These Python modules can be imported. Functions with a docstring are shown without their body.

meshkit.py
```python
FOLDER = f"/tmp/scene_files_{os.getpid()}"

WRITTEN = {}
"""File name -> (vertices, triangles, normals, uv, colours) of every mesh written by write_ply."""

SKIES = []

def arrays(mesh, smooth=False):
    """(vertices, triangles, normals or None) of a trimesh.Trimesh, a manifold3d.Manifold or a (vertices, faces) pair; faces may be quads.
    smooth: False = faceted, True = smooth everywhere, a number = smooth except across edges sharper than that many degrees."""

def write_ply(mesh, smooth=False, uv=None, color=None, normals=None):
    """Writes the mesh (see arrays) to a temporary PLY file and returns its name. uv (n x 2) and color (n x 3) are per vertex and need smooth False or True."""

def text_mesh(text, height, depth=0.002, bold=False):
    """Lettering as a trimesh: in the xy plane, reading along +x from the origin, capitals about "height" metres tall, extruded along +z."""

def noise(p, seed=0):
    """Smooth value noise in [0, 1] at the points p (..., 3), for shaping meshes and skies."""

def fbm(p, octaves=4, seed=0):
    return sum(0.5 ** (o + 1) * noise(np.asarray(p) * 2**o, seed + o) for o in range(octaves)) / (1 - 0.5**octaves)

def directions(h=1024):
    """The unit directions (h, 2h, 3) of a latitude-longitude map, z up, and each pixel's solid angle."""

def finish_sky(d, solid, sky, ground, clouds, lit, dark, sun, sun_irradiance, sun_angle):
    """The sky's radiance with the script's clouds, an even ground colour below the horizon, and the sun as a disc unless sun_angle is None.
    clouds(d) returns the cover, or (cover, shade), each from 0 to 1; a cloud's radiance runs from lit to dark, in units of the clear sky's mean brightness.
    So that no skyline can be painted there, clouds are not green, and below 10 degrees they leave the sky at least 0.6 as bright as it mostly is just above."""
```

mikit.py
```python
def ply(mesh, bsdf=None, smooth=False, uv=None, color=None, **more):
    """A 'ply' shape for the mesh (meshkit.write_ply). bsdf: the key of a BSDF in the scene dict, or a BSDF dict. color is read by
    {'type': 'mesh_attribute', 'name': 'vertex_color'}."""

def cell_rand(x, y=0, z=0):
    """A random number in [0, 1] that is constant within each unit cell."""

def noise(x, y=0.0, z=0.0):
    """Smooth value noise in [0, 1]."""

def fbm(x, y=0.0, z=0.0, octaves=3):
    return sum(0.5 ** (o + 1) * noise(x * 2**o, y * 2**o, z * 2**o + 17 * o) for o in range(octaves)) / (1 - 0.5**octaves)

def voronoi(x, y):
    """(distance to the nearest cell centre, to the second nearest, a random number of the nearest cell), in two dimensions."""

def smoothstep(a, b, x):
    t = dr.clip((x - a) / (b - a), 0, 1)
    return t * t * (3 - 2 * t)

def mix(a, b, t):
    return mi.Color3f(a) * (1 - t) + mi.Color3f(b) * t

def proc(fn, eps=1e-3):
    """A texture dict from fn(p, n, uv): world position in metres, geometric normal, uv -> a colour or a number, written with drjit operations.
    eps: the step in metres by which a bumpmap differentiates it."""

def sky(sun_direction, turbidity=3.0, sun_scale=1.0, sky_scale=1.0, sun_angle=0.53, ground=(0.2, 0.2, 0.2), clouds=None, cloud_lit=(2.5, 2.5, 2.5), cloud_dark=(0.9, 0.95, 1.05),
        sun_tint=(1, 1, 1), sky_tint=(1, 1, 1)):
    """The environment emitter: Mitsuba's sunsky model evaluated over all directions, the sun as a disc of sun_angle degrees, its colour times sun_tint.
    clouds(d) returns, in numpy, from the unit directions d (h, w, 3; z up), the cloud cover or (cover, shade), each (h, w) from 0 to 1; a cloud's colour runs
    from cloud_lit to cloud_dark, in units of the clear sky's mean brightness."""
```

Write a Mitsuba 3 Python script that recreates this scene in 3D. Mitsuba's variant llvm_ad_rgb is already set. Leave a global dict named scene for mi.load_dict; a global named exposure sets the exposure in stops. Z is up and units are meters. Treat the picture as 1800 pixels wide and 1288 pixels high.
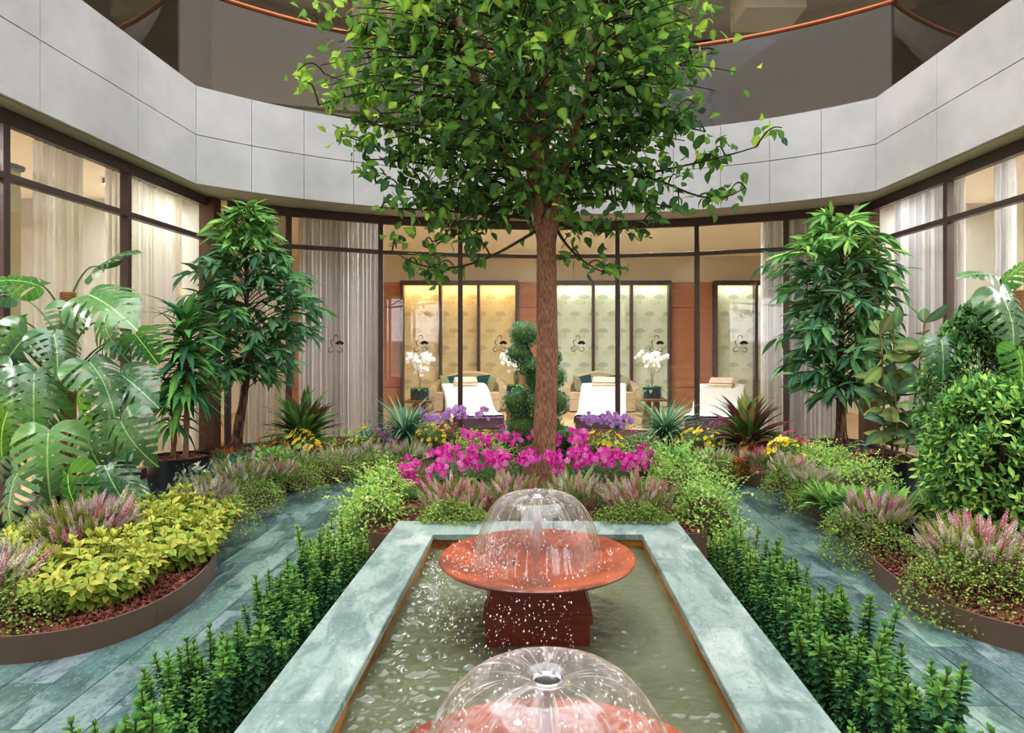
import math
import numpy as np
import trimesh
import shapely.geometry as sg
import mitsuba as mi
import drjit as dr
import mikit
import meshkit
from mikit import proc, noise, fbm, voronoi, cell_rand, smoothstep

T = mi.ScalarTransform4f
scene, labels = {}, {}
rng = np.random.default_rng(7)
PI = math.pi

# ------------------------------------------------------------------ camera, sky, sun, exposure
EYE, FOCAL = 1.55, 1190.0                      # eye height in metres, focal length in pixels of an 1800 wide frame
scene['camera'] = {'type': 'perspective', 'fov_axis': 'x', 'fov': 2 * math.degrees(math.atan(900 / FOCAL)),
                   'near_clip': 0.1, 'far_clip': 200.0,
                   'principal_point_offset_x': -45 / 1800, 'principal_point_offset_y': 44 / 1288,
                   'to_world': T().look_at(origin=[0, 0, EYE], target=[0, 1, EYE], up=[0, 0, 1])}


def cloud_cover(d):
    f = meshkit.fbm(d * 3.0 + 5.0, octaves=4, seed=3)
    return np.clip(0.75 + 1.2 * (f - 0.45), 0, 1), np.clip(1.6 * (f - 0.5), 0, 1)


scene['sky'] = mikit.sky([-0.30, 0.16, 0.94], turbidity=4.0, sun_scale=0.05, sky_scale=1.0, sun_angle=9.0, ground=(0.25, 0.25, 0.23),
                         clouds=cloud_cover, cloud_lit=(2.5, 2.5, 2.5), cloud_dark=(1.3, 1.3, 1.33), sky_tint=(1.0, 0.98, 1.0))
exposure = 4.2


# ------------------------------------------------------------------ helpers
def srgb(*c):
    """0-255 sRGB to linear."""
    c = np.asarray(c, float) / 255.0
    return np.where(c <= 0.04045, c / 12.92, ((c + 0.055) / 1.055) ** 2.4)


def tint(c):
    return c if isinstance(c, mi.Color3f) else mi.Color3f(*[float(x) for x in c])


def mix(a, b, t):
    return tint(a) * (1 - t) + tint(b) * t


COUNT = {}


def new_key(name, parent=None):
    """Keys are numbered: lamp, lamp_001, lamp_002."""
    base = f'{parent}__{name}' if parent else name
    n = COUNT.get(base, 0)
    COUNT[base] = n + 1
    return base if n == 0 else f'{base}_{n:03d}'


def thing(name, label, cat, group=None, kind=None):
    k = new_key(name)
    labels[k] = {'label': label, 'category': cat}
    if group:
        labels[k]['group'] = group
    if kind:
        labels[k]['kind'] = kind
    return k


def structure(name, label, cat=None):
    k = new_key(name)
    labels[k] = {'label': label, 'kind': 'structure'}
    if cat:
        labels[k]['category'] = cat
    return k


def put(key, shape, to_world=None):
    if to_world is not None:
        shape = {**shape, 'to_world': T(np.asarray(to_world, float)) if not isinstance(to_world, T) else to_world}
    scene[key] = shape
    return key


def part(parent, name, shape, label=None, kind=None, to_world=None):
    k = new_key(name, parent)
    put(k, shape, to_world)
    if label or kind:
        labels[k] = {}
        if label:
            labels[k]['label'] = label
        if kind:
            labels[k]['kind'] = kind
    return k


def cat(*ms):
    return trimesh.util.concatenate([m for m in ms])


def box(x0, x1, y0, y1, z0, z1):
    m = trimesh.creation.box(extents=(x1 - x0, y1 - y0, z1 - z0))
    m.apply_translation(((x0 + x1) / 2, (y0 + y1) / 2, (z0 + z1) / 2))
    return m


def bevel_box(x0, x1, y0, y1, z0, z1, b=0.004):
    """A box with chamfered edges: hull of three inset boxes."""
    pts = []
    for ax in range(3):
        lo, hi = np.array([x0, y0, z0], float) + b, np.array([x1, y1, z1], float) - b
        lo[ax] -= b
        hi[ax] += b
        pts += [[(lo, hi)[i][0], (lo, hi)[j][1], (lo, hi)[k][2]] for i in (0, 1) for j in (0, 1) for k in (0, 1)]
    return trimesh.convex.convex_hull(np.array(pts))


def tube(points, radii, sides=8, cap=True):
    p = np.asarray(points, float)
    r = np.broadcast_to(np.asarray(radii, float), (len(p),))
    t = np.gradient(p, axis=0)
    t /= np.linalg.norm(t, axis=1, keepdims=True) + 1e-12
    ref = np.array([1.0, 0.13, 0.07]) if abs(t[:, 2]).mean() > 0.6 else np.array([0.05, 0.1, 1.0])
    a = np.cross(t, ref)
    a /= np.linalg.norm(a, axis=1, keepdims=True) + 1e-12
    b = np.cross(t, a)
    ang = np.arange(sides) * 2 * PI / sides
    v = (p[:, None] + r[:, None, None] * (np.cos(ang)[None, :, None] * a[:, None] + np.sin(ang)[None, :, None] * b[:, None])).reshape(-1, 3)
    i, j = np.meshgrid(np.arange(len(p) - 1), np.arange(sides), indexing='ij')
    q = np.stack([i * sides + j, i * sides + (j + 1) % sides, (i + 1) * sides + (j + 1) % sides, (i + 1) * sides + j], -1).reshape(-1, 4)
    f = np.vstack([q[:, [0, 2, 1]], q[:, [0, 3, 2]]])
    if cap:
        n = len(v)
        v = np.vstack([v, p[:1], p[-1:]])
        j = np.arange(sides)
        f = np.vstack([f, np.stack([np.full(sides, n), j, (j + 1) % sides], 1),
                       np.stack([np.full(sides, n + 1), (len(p) - 1) * sides + (j + 1) % sides, (len(p) - 1) * sides + j], 1)])
    return trimesh.Trimesh(v, f, process=False)


def bezier(a, b, c, n=8):
    t = np.linspace(0, 1, n)[:, None]
    return (1 - t) ** 2 * np.asarray(a, float) + 2 * t * (1 - t) * np.asarray(b, float) + t ** 2 * np.asarray(c, float)


def spline(pts, n=24):
    from scipy.interpolate import CubicSpline
    pts = np.asarray(pts, float)
    s = np.r_[0, np.cumsum(np.linalg.norm(np.diff(pts, axis=0), axis=1))]
    return CubicSpline(s, pts)(np.linspace(0, s[-1], n))


def lathe(profile, sections=48):
    return trimesh.creation.revolve(np.asarray(profile, float), sections=sections)


def prism(poly, z0, z1):
    """Extrudes a shapely polygon from z0 to z1."""
    ms = []
    for g in getattr(poly, 'geoms', [poly]):
        if g.area > 1e-8:
            m = trimesh.creation.extrude_polygon(g, z1 - z0, engine='earcut')
            m.apply_translation((0, 0, z0))
            ms.append(m)
    return cat(*ms)


def strip(pts, z0, z1, thick, side=1):
    """A wall strip along a plan polyline, `thick` deep to the given side."""
    p = np.asarray(pts, float)
    t = np.gradient(p, axis=0)
    t /= np.linalg.norm(t, axis=1, keepdims=True)
    n = np.stack([-t[:, 1], t[:, 0]], 1) * side
    q = p + n * thick
    k = len(p)
    v = np.vstack([np.c_[p, np.full(k, z0)], np.c_[p, np.full(k, z1)], np.c_[q, np.full(k, z0)], np.c_[q, np.full(k, z1)]])
    f = []
    for i in range(k - 1):
        for a, b in ((0, 1), (3, 2), (1, 3), (2, 0)):
            f.append([a * k + i, a * k + i + 1, b * k + i + 1, b * k + i])
    f += [[0, k, 3 * k, 2 * k], [k - 1, 3 * k - 1, 4 * k - 1, 2 * k - 1]]
    f = np.array(f)
    m = trimesh.Trimesh(v, np.vstack([f[:, [0, 1, 2]], f[:, [0, 2, 3]]]), process=False)
    m.fix_normals()
    return m


def ground(u, v, z=0.0):
    """The point at height z where the photograph shows (u, v)."""
    y = FOCAL * (EYE - z) / (v - 600.0)
    return np.array([(u - 945.0) * y / FOCAL, y, z])


def at(u, v, y):
    """The point at depth y where the photograph shows (u, v)."""
    return np.array([(u - 945.0) * y / FOCAL, y, EYE - (v - 600.0) * y / FOCAL])


# ------------------------------------------------------------------ foliage: leaf shapes, frames and scattering
def leaf(L=1.0, W=0.4, peak=0.4, fold=0.25, droop=0.3, nt=5, nw=1, col=(0.05, 0.2, 0.03), edge=None, rib=None, wave=0.0, tipw=0.03, basew=0.06, power=1.0):
    """A leaf along +y with its upper face to +z: (vertices, triangles, colours)."""
    t = np.linspace(0, 1, nt + 1)
    e = math.log(0.5) / math.log(peak)
    w = np.sin(PI * t ** e) ** power
    w = np.maximum(w, np.interp(t, [0, 0.5, 1], [basew, 0, tipw]))
    s = np.linspace(-1, 1, 2 * nw + 1)
    tt, ss = np.meshgrid(t, s, indexing='ij')
    ww = w[:, None] * W / 2
    x = ss * ww
    z = fold * np.abs(ss) * ww - droop * tt ** 2 * L + wave * np.sin(tt * 9) * np.abs(ss) * W
    y = tt * L * (1 - 0.18 * min(1, abs(droop)) * tt)
    v = np.stack([x, y, z], -1).reshape(-1, 3)
    k = 2 * nw + 1
    i, j = np.meshgrid(np.arange(nt), np.arange(2 * nw), indexing='ij')
    q = np.stack([i * k + j, i * k + j + 1, (i + 1) * k + j + 1, (i + 1) * k + j], -1).reshape(-1, 4)
    f = np.vstack([q[:, [0, 1, 2]], q[:, [0, 2, 3]]])
    c = np.broadcast_to(np.asarray(col, float), (len(v), 3)).copy()
    if edge is not None:
        c[(np.abs(ss) > 0.99).reshape(-1)] = edge
    if rib is not None:
        c[(np.abs(ss) < 0.01).reshape(-1)] = rib
    return v, f, c


def join(parts):
    v, f, c, at_ = [], [], [], 0
    for a, b, d in parts:
        v.append(a)
        f.append(b + at_)
        c.append(d)
        at_ += len(a)
    return np.vstack(v), np.vstack(f), np.vstack(c)


def moved(p, m):
    return p[0] @ np.asarray(m)[:3, :3].T + np.asarray(m)[:3, 3], p[1], p[2]


def frames(pos, d, up=(0, 0, 1), scale=1.0, roll=0.0):
    """Matrices (n, 4, 4) that carry +y to d and +z as near to `up` as can be, rolled about d."""
    pos, d = np.atleast_2d(pos).astype(float), np.atleast_2d(d).astype(float)
    n = max(len(pos), len(d))
    pos, d = np.broadcast_to(pos, (n, 3)), np.broadcast_to(d, (n, 3))
    y = d / (np.linalg.norm(d, axis=1, keepdims=True) + 1e-9)
    up = np.broadcast_to(np.asarray(up, float), (n, 3))
    x = np.cross(y, up + np.array([1e-4, 2e-4, 0]))
    x /= np.linalg.norm(x, axis=1, keepdims=True) + 1e-9
    z = np.cross(x, y)
    r = np.broadcast_to(np.asarray(roll, float), (n,))[:, None]
    x, z = x * np.cos(r) + z * np.sin(r), z * np.cos(r) - x * np.sin(r)
    s = np.broadcast_to(np.asarray(scale, float), (n,))[:, None]
    m = np.zeros((n, 4, 4))
    m[:, :3, 0], m[:, :3, 1], m[:, :3, 2], m[:, :3, 3], m[:, 3, 3] = x * s, y * s, z * s, pos, 1
    return m


def merge(protos, mats, which):
    out = []
    for k, (v, f, c) in enumerate(protos):
        m = mats[which == k]
        if len(m) == 0:
            continue
        vv = (np.einsum('kij,nj->kni', m[:, :3, :3], v) + m[:, None, :3, 3]).reshape(-1, 3)
        ff = (f[None] + (np.arange(len(m)) * len(v))[:, None, None]).reshape(-1, 3)
        out.append((vv, ff, np.tile(c, (len(m), 1))))
    return join(out)


def colored(p, bsdf, smooth=True):
    return mikit.ply((p[0], p[1]), bsdf, smooth=smooth, color=p[2])


PLIES = {}


def copies_of(shape):
    """A shapegroup that holds the shape; returns the dict that places a copy of it."""
    k = f'shape_group_{len(PLIES)}'
    scene[k] = {'type': 'shapegroup', 'shape': shape}
    PLIES[k] = shape
    return {'type': 'instance', 'shapegroup': {'type': 'ref', 'id': k}}


SETS = {}


def shared(protos, bsdf):
    k = id(protos)
    if k not in SETS:
        SETS[k] = ([copies_of(colored(p, bsdf)) for p in protos], protos)
    return SETS[k][0]


def scatter(parent, protos, mats, which=None, parts=0, name='leaf', bsdf='foliage', rest='foliage'):
    """Leaves (or blossoms): the `parts` that show largest become parts of their own, the others one part of kind stuff."""
    mats = np.asarray(mats)
    n = len(mats)
    which = rng.integers(0, len(protos), n) if which is None else np.asarray(which)
    p = mats[:, :3, 3]
    y = np.maximum(p[:, 1], 0.3)
    u, v = 945 + FOCAL * p[:, 0] / y, 600 - FOCAL * (p[:, 2] - EYE) / y
    size = np.linalg.norm(mats[:, :3, 1], axis=1) / np.linalg.norm(p - [0, 0, EYE], axis=1)
    size = np.where((u > -40) & (u < 1840) & (v > -40) & (v < 1330), size, size * 1e-3)
    order = np.argsort(-size)
    single, others = order[:parts], order[parts:]
    if len(single):
        plies = shared(protos, bsdf)
        for i in single:
            put(new_key(name, parent), plies[which[i]], mats[i])
    if len(others):
        part(parent, rest, colored(merge(protos, mats[others], which[others]), bsdf), kind='stuff')


def unit(v):
    v = np.asarray(v, float)
    return v / (np.linalg.norm(v, axis=-1, keepdims=True) + 1e-9)


def jitter(col, k=6, bright=0.25, hue=0.12, seed=0):
    """k colour variants of a linear colour."""
    r = np.random.default_rng(seed)
    col = np.asarray(col, float)
    return [np.clip(col * (1 + bright * (2 * r.random() - 1)) * (1 + hue * (2 * r.random(3) - 1)), 0, 1) for _ in range(k)]
# ------------------------------------------------------------------ materials
VC = {'type': 'mesh_attribute', 'name': 'vertex_color'}


def rgb(*c):
    return {'type': 'rgb', 'value': [float(x) for x in srgb(*c)]}


def two(b):
    return {'type': 'twosided', 'bsdf': b}


def flat(color, rough=0.6, spec=0.4, **kw):
    return two({'type': 'principled', 'base_color': color, 'roughness': rough, 'specular': spec, **kw})


scene['foliage'] = {'type': 'principledthin', 'base_color': VC, 'roughness': 0.33, 'diff_trans': 0.85, 'eta': 1.45}
scene['gloss_foliage'] = {'type': 'principledthin', 'base_color': VC, 'roughness': 0.2, 'diff_trans': 0.35, 'eta': 1.5}
scene['petal'] = {'type': 'principledthin', 'base_color': VC, 'roughness': 0.55, 'diff_trans': 0.7, 'eta': 1.3}
scene['stem'] = flat(VC, 0.6)


def monstera_fn(p, n, uv):
    x, y = dr.abs(uv.x), uv.y
    rib = smoothstep(0.016, 0.006, x)
    w = (y + 0.75 * x) * 7.5
    w = dr.abs(w - dr.floor(w) - 0.5)
    vein = smoothstep(0.07, 0.02, w) * 0.45
    tone = fbm(p.x * 4, p.y * 4, p.z * 4)
    c = mix(srgb(44, 90, 54), srgb(88, 138, 62), smoothstep(0.35, 0.7, fbm(p.x * 2.3, p.y * 2.3, p.z * 2.3)))
    return mix(c, srgb(150, 190, 120), dr.maximum(rib, vein * 0.6))


scene['monstera_leaf'] = flat(proc(monstera_fn), 0.26, 0.75, clearcoat=0.7, clearcoat_gloss=0.8)
scene['monstera_young'] = {'type': 'principledthin', 'base_color': proc(lambda p, n, uv: monstera_fn(p, n, uv) * mi.Color3f(2.0, 1.7, 1.0)), 'roughness': 0.25, 'diff_trans': 0.7, 'eta': 1.5}


def marble(seed, dark, mid, light, vein=0.4, along=1):
    dark, mid, light = srgb(*dark), srgb(*mid), srgb(*light)

    def fn(p, n, uv):
        x, y, z = p.x * 1.5 + seed * 3.7, p.y * 1.5 + seed * 1.3, p.z * 1.5
        wx = fbm(x * 3, y * 1.6, z * 3 + 3) - 0.5
        wy = fbm(x * 3 + 9, y * 1.6, z * 3) - 0.5
        a = fbm(x * 9 + wx * 4, y * 3 + wy * 3, z * 9, octaves=5)
        c = mix(dark, mid, smoothstep(0.3, 0.66, a))
        cl = smoothstep(0.52, 0.72, fbm(x * 5 + wx * 4, y * 1.8 + wy, z * 5 + 7, octaves=5))
        c = mix(c, light, cl * 0.75)
        g = fbm(x * 60, y * 36, z * 60, octaves=2)
        c = mix(c, light, smoothstep(0.6, 0.8, g) * 0.35)
        c = mix(c, dark, smoothstep(0.42, 0.25, g) * 0.4)
        dv = smoothstep(0.014, 0.0, dr.abs(fbm(x * 6 + wx * 6 + 40, y * 4 + wy * 6, z * 6, octaves=4) - 0.5))
        c = mix(c, dark * 0.7, dv * 0.35)
        return c
    return fn


TILES = []
for k, (d, m, l) in enumerate([((48, 70, 72), (74, 98, 100), (122, 138, 142)), ((52, 76, 76), (78, 106, 104), (126, 146, 144)),
                               ((36, 56, 55), (57, 84, 81), (98, 122, 118)), ((60, 86, 82), (86, 114, 108), (130, 152, 144)),
                               ((48, 68, 70), (72, 96, 98), (118, 138, 140))]):
    scene[f'tile_marble_{k}'] = flat(proc(marble(k + 1, d, m, l)), 0.3, 0.5)
    TILES.append(f'tile_marble_{k}')
scene['rim_marble'] = flat(proc(marble(11, (94, 116, 113), (132, 152, 147), (172, 185, 181), 0.4)), 0.34, 0.5)


def stone_fn(p, n, uv):
    a = fbm(p.x * 1.3, p.y * 1.3, p.z * 1.3, octaves=4)
    b = fbm(p.x * 9, p.y * 9, p.z * 6, octaves=3)
    c = mix(srgb(184, 182, 183), srgb(202, 200, 201), smoothstep(0.3, 0.7, a))
    return c * (0.95 + 0.1 * b)


scene['limestone'] = flat(proc(stone_fn), 0.7, 0.25)
scene['wall_core'] = flat(rgb(70, 68, 66), 0.9, 0.1)
scene['soffit_stone'] = flat(rgb(176, 166, 150), 0.8, 0.2)
scene['bronze'] = flat(rgb(82, 64, 60), 0.4, 0.5, metallic=0.2)
scene['bronze_light'] = flat(rgb(98, 70, 56), 0.4, 0.5, metallic=0.3)
scene['copper'] = flat(rgb(190, 104, 66), 0.36, 0.5, metallic=0.55)
scene['glass'] = {'type': 'thindielectric', 'int_ior': 1.52}
scene['grey_glass'] = {'type': 'thindielectric', 'int_ior': 1.52, 'specular_transmittance': rgb(112, 114, 102)}
scene['decal'] = flat(rgb(40, 38, 34), 0.6, 0.2)
scene['black_pot'] = flat(rgb(30, 30, 33), 0.25, 0.5)
scene['grey_pot'] = flat(rgb(66, 66, 74), 0.4, 0.4)
scene['terracotta'] = flat(rgb(158, 70, 42), 0.7, 0.2)
scene['edging_metal'] = flat(rgb(92, 74, 60), 0.5, 0.4)


def soil_fn(p, n, uv):
    a = fbm(p.x * 40, p.y * 40, p.z * 40)
    return mix(srgb(52, 30, 24), srgb(96, 52, 42), a)


scene['soil'] = flat(proc(soil_fn), 0.9, 0.1)


def lava_fn(p, n, uv):
    c = cell_rand(dr.floor(p.x * 34), dr.floor(p.y * 34), dr.floor(p.z * 20))
    return mix(mix(srgb(84, 44, 38), srgb(132, 76, 64), c), srgb(160, 116, 102), smoothstep(0.85, 1.0, c) * 0.6)


scene['lava'] = flat(proc(lava_fn), 0.85, 0.15)


def bark(dark, light, sx=26, sz=5):
    dark, light = srgb(*dark), srgb(*light)

    def fn(p, n, uv):
        w = fbm(p.x * 12, p.y * 12, p.z * 6) * 1.2
        a = fbm(p.x * sx + w, p.y * sx + w, p.z * sz, octaves=4)
        return mix(dark, light, smoothstep(0.3, 0.68, a))

    def bump(p, n, uv):
        w = fbm(p.x * 12, p.y * 12, p.z * 6) * 1.2
        return smoothstep(0.3, 0.7, fbm(p.x * sx + w, p.y * sx + w, p.z * sz, octaves=3))
    return two({'type': 'bumpmap', 'arbitrary': proc(bump, eps=2e-3), 'scale': 0.006, 'bsdf': {'type': 'principled', 'base_color': proc(fn), 'roughness': 0.85, 'specular': 0.2}})


scene['tree_bark'] = bark((116, 80, 62), (172, 126, 100), 150, 26)
scene['ficus_bark'] = bark((52, 34, 26), (124, 90, 70), 60, 10)
scene['twig_bark'] = flat(rgb(64, 58, 34), 0.8, 0.2)
scene['green_stem'] = flat(rgb(84, 112, 50), 0.6, 0.3)
scene['tan_cane'] = flat(rgb(140, 104, 74), 0.7, 0.2)


def coir_fn(p, n, uv):
    r = p.z * 46 + fbm(p.x * 30, p.y * 30, p.z * 8)
    r = dr.abs(r - dr.floor(r) - 0.5) * 2
    return mix(srgb(92, 56, 36), srgb(170, 122, 84), r * 0.7 + 0.3 * noise(p.x * 160, p.y * 160, p.z * 220))


scene['coir'] = flat(proc(coir_fn), 0.95, 0.05)


def rust_fn(p, n, uv):
    a = fbm(p.x * 7, p.y * 7, p.z * 7, octaves=5)
    b = fbm(p.x * 24 + 7, p.y * 24, p.z * 24, octaves=3)
    c = mix(srgb(112, 46, 26), srgb(152, 72, 42), smoothstep(0.3, 0.7, a))
    c = mix(c, srgb(92, 54, 46), smoothstep(0.52, 0.72, fbm(p.x * 5 + 3, p.y * 5, p.z * 5, octaves=5)) * 0.75)
    return c * (0.85 + 0.3 * b)


def wet_bump(p, n, uv):
    return fbm(p.x * 45, p.y * 45, p.z * 20, octaves=2)


scene['rust'] = two({'type': 'bumpmap', 'arbitrary': proc(wet_bump, eps=2e-3), 'scale': 0.006, 'bsdf': {'type': 'principled', 'base_color': proc(rust_fn), 'roughness': 0.28, 'specular': 0.5, 'clearcoat': 0.8, 'clearcoat_gloss': 0.95}})
scene['dark_rust'] = flat(proc(lambda p, n, uv: mix(srgb(88, 30, 24), srgb(136, 52, 38), fbm(p.x * 10, p.y * 10, p.z * 22, octaves=4))), 0.35, 0.5)
scene['steel'] = {'type': 'roughconductor', 'material': 'Cr', 'alpha': 0.12}
scene['clear_water'] = {'type': 'blendbsdf', 'weight': 0.55, 'bsdf_0': {'type': 'dielectric', 'int_ior': 1.33, 'ext_ior': 1.0},
                        'bsdf_1': flat(proc(lambda p, n, uv: mix(srgb(92, 100, 74), srgb(130, 140, 112), fbm(p.x * 2.5, p.y * 2.5, 0.0, octaves=3))), 0.06, 0.9)}


def basin_fn(p, n, uv):
    a = fbm(p.x * 2.2, p.y * 2.2, p.z, octaves=4)
    return mix(srgb(110, 108, 74), srgb(150, 150, 116), smoothstep(0.3, 0.7, a))


scene['basin_floor'] = flat(proc(basin_fn), 0.8, 0.2)


def stain_fn(p, n, uv):
    a = fbm(p.x * 5, p.y * 5, p.z * 14, octaves=4)
    return mix(srgb(110, 62, 22), srgb(176, 116, 50), smoothstep(0.3, 0.7, a))


scene['stained_wall'] = flat(proc(stain_fn), 0.5, 0.4)


def streak(p, n, uv):
    s = fbm(uv.x * 60, uv.y * 2.2, 1.0, octaves=3)
    d = fbm(uv.x * 140, uv.y * 9, 5.0, octaves=2)
    k = smoothstep(0.58, 0.8, s) * 0.35 + smoothstep(0.66, 0.8, d) * 0.5
    thin = 1 - 0.75 * smoothstep(0.15, 0.8, uv.y)
    return dr.clip((0.10 + k * 0.9) * thin, 0, 0.85)


scene['water_bell'] = {'type': 'blendbsdf', 'weight': proc(streak), 'bsdf_0': {'type': 'thindielectric', 'int_ior': 1.45},
                       'bsdf_1': {'type': 'principledthin', 'base_color': rgb(235, 238, 240), 'roughness': 0.3, 'diff_trans': 1.0, 'eta': 1.33}}
scene['droplet'] = two({'type': 'principled', 'base_color': rgb(240, 242, 245), 'roughness': 0.12, 'specular': 0.6})

# inside the glazed rooms
scene['plaster'] = flat(rgb(228, 218, 194), 0.9, 0.1)
scene['room_grey'] = flat(rgb(196, 192, 182), 0.9, 0.1)
scene['wood_floor'] = flat(proc(lambda p, n, uv: mix(srgb(176, 142, 104), srgb(206, 174, 136), fbm(p.x * 1.5, p.y * 14, 0.0, octaves=3))), 0.45, 0.4)
scene['copper_wall'] = flat(proc(lambda p, n, uv: mix(srgb(176, 116, 82), srgb(196, 134, 100), fbm(p.x * 3, p.y * 3, p.z * 12, octaves=4))), 0.5, 0.4)


def sheer(a, b):
    def fn(p, n, uv):
        s = fbm(uv.x * 40, 0.0, 0.0, octaves=3)
        return mix(srgb(*a), srgb(*b), smoothstep(0.3, 0.7, s)) * (0.92 + 0.08 * noise(uv.x * 300, uv.y * 500))
    return {'type': 'principledthin', 'base_color': proc(fn), 'roughness': 0.8, 'diff_trans': 0.8, 'eta': 1.2}


scene['cream_sheer'] = sheer((236, 228, 212), (252, 248, 240))
scene['grey_sheer'] = sheer((204, 202, 206), (252, 250, 250))
scene['screen_cloth'] = {'type': 'principledthin', 'base_color': rgb(206, 196, 160), 'roughness': 0.8, 'diff_trans': 0.6, 'eta': 1.2}


def paper(base, fan, pale):
    base, fan, pale = srgb(*base), srgb(*fan), srgb(*pale)

    def fn(p, n, uv):
        c = tint(base) * (0.94 + 0.1 * fbm(p.x * 60, 0.0, p.z * 4))

        def fans(c, sx, sz, ox, oz, r, col, k):
            gx, gz = (p.x + ox) / sx, (p.z + oz) / sz
            row = dr.floor(gz)
            gx = gx + 0.5 * (row - 2 * dr.floor(row / 2))
            dx, dz = (gx - dr.floor(gx) - 0.5) * sx, (gz - row - 0.4) * sz
            rr = dr.sqrt(dx * dx + dz * dz * 1.6)
            inside = smoothstep(r, r * 0.85, rr) * smoothstep(-0.012, 0.004, dz - 0.3 * dr.abs(dx) + 0.02)
            stem = smoothstep(0.014, 0.006, dr.abs(dx)) * smoothstep(0.0, -0.01, dz) * smoothstep(-0.14, -0.1, dz) * 0.5
            rib = dr.sin(dr.atan2(dx, dz + 0.05) * 26)
            return mix(c, col, dr.maximum(inside * (0.75 + 0.2 * rib), stem) * k)
        c = fans(c, 0.44, 0.40, 0.11, 0.14, 0.17, pale, 0.6)
        return fans(c, 0.44, 0.40, 0.0, 0.0, 0.14, fan, 0.7)
    return fn


scene['paper_green'] = flat(proc(paper((232, 240, 214), (152, 176, 138), (204, 216, 152))), 0.8, 0.1)
scene['paper_gold'] = flat(proc(paper((234, 214, 164), (176, 160, 106), (214, 186, 112))), 0.8, 0.1)
scene['linen'] = flat(rgb(214, 210, 202), 0.9, 0.1)
scene['plum_fabric'] = flat(rgb(72, 58, 76), 0.85, 0.15)
scene['towel_cloth'] = flat(rgb(214, 196, 172), 0.95, 0.05)
scene['beige_fabric'] = flat(rgb(208, 186, 154), 0.9, 0.1)
scene['teal_fabric'] = flat(rgb(24, 82, 84), 0.8, 0.2)


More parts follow.
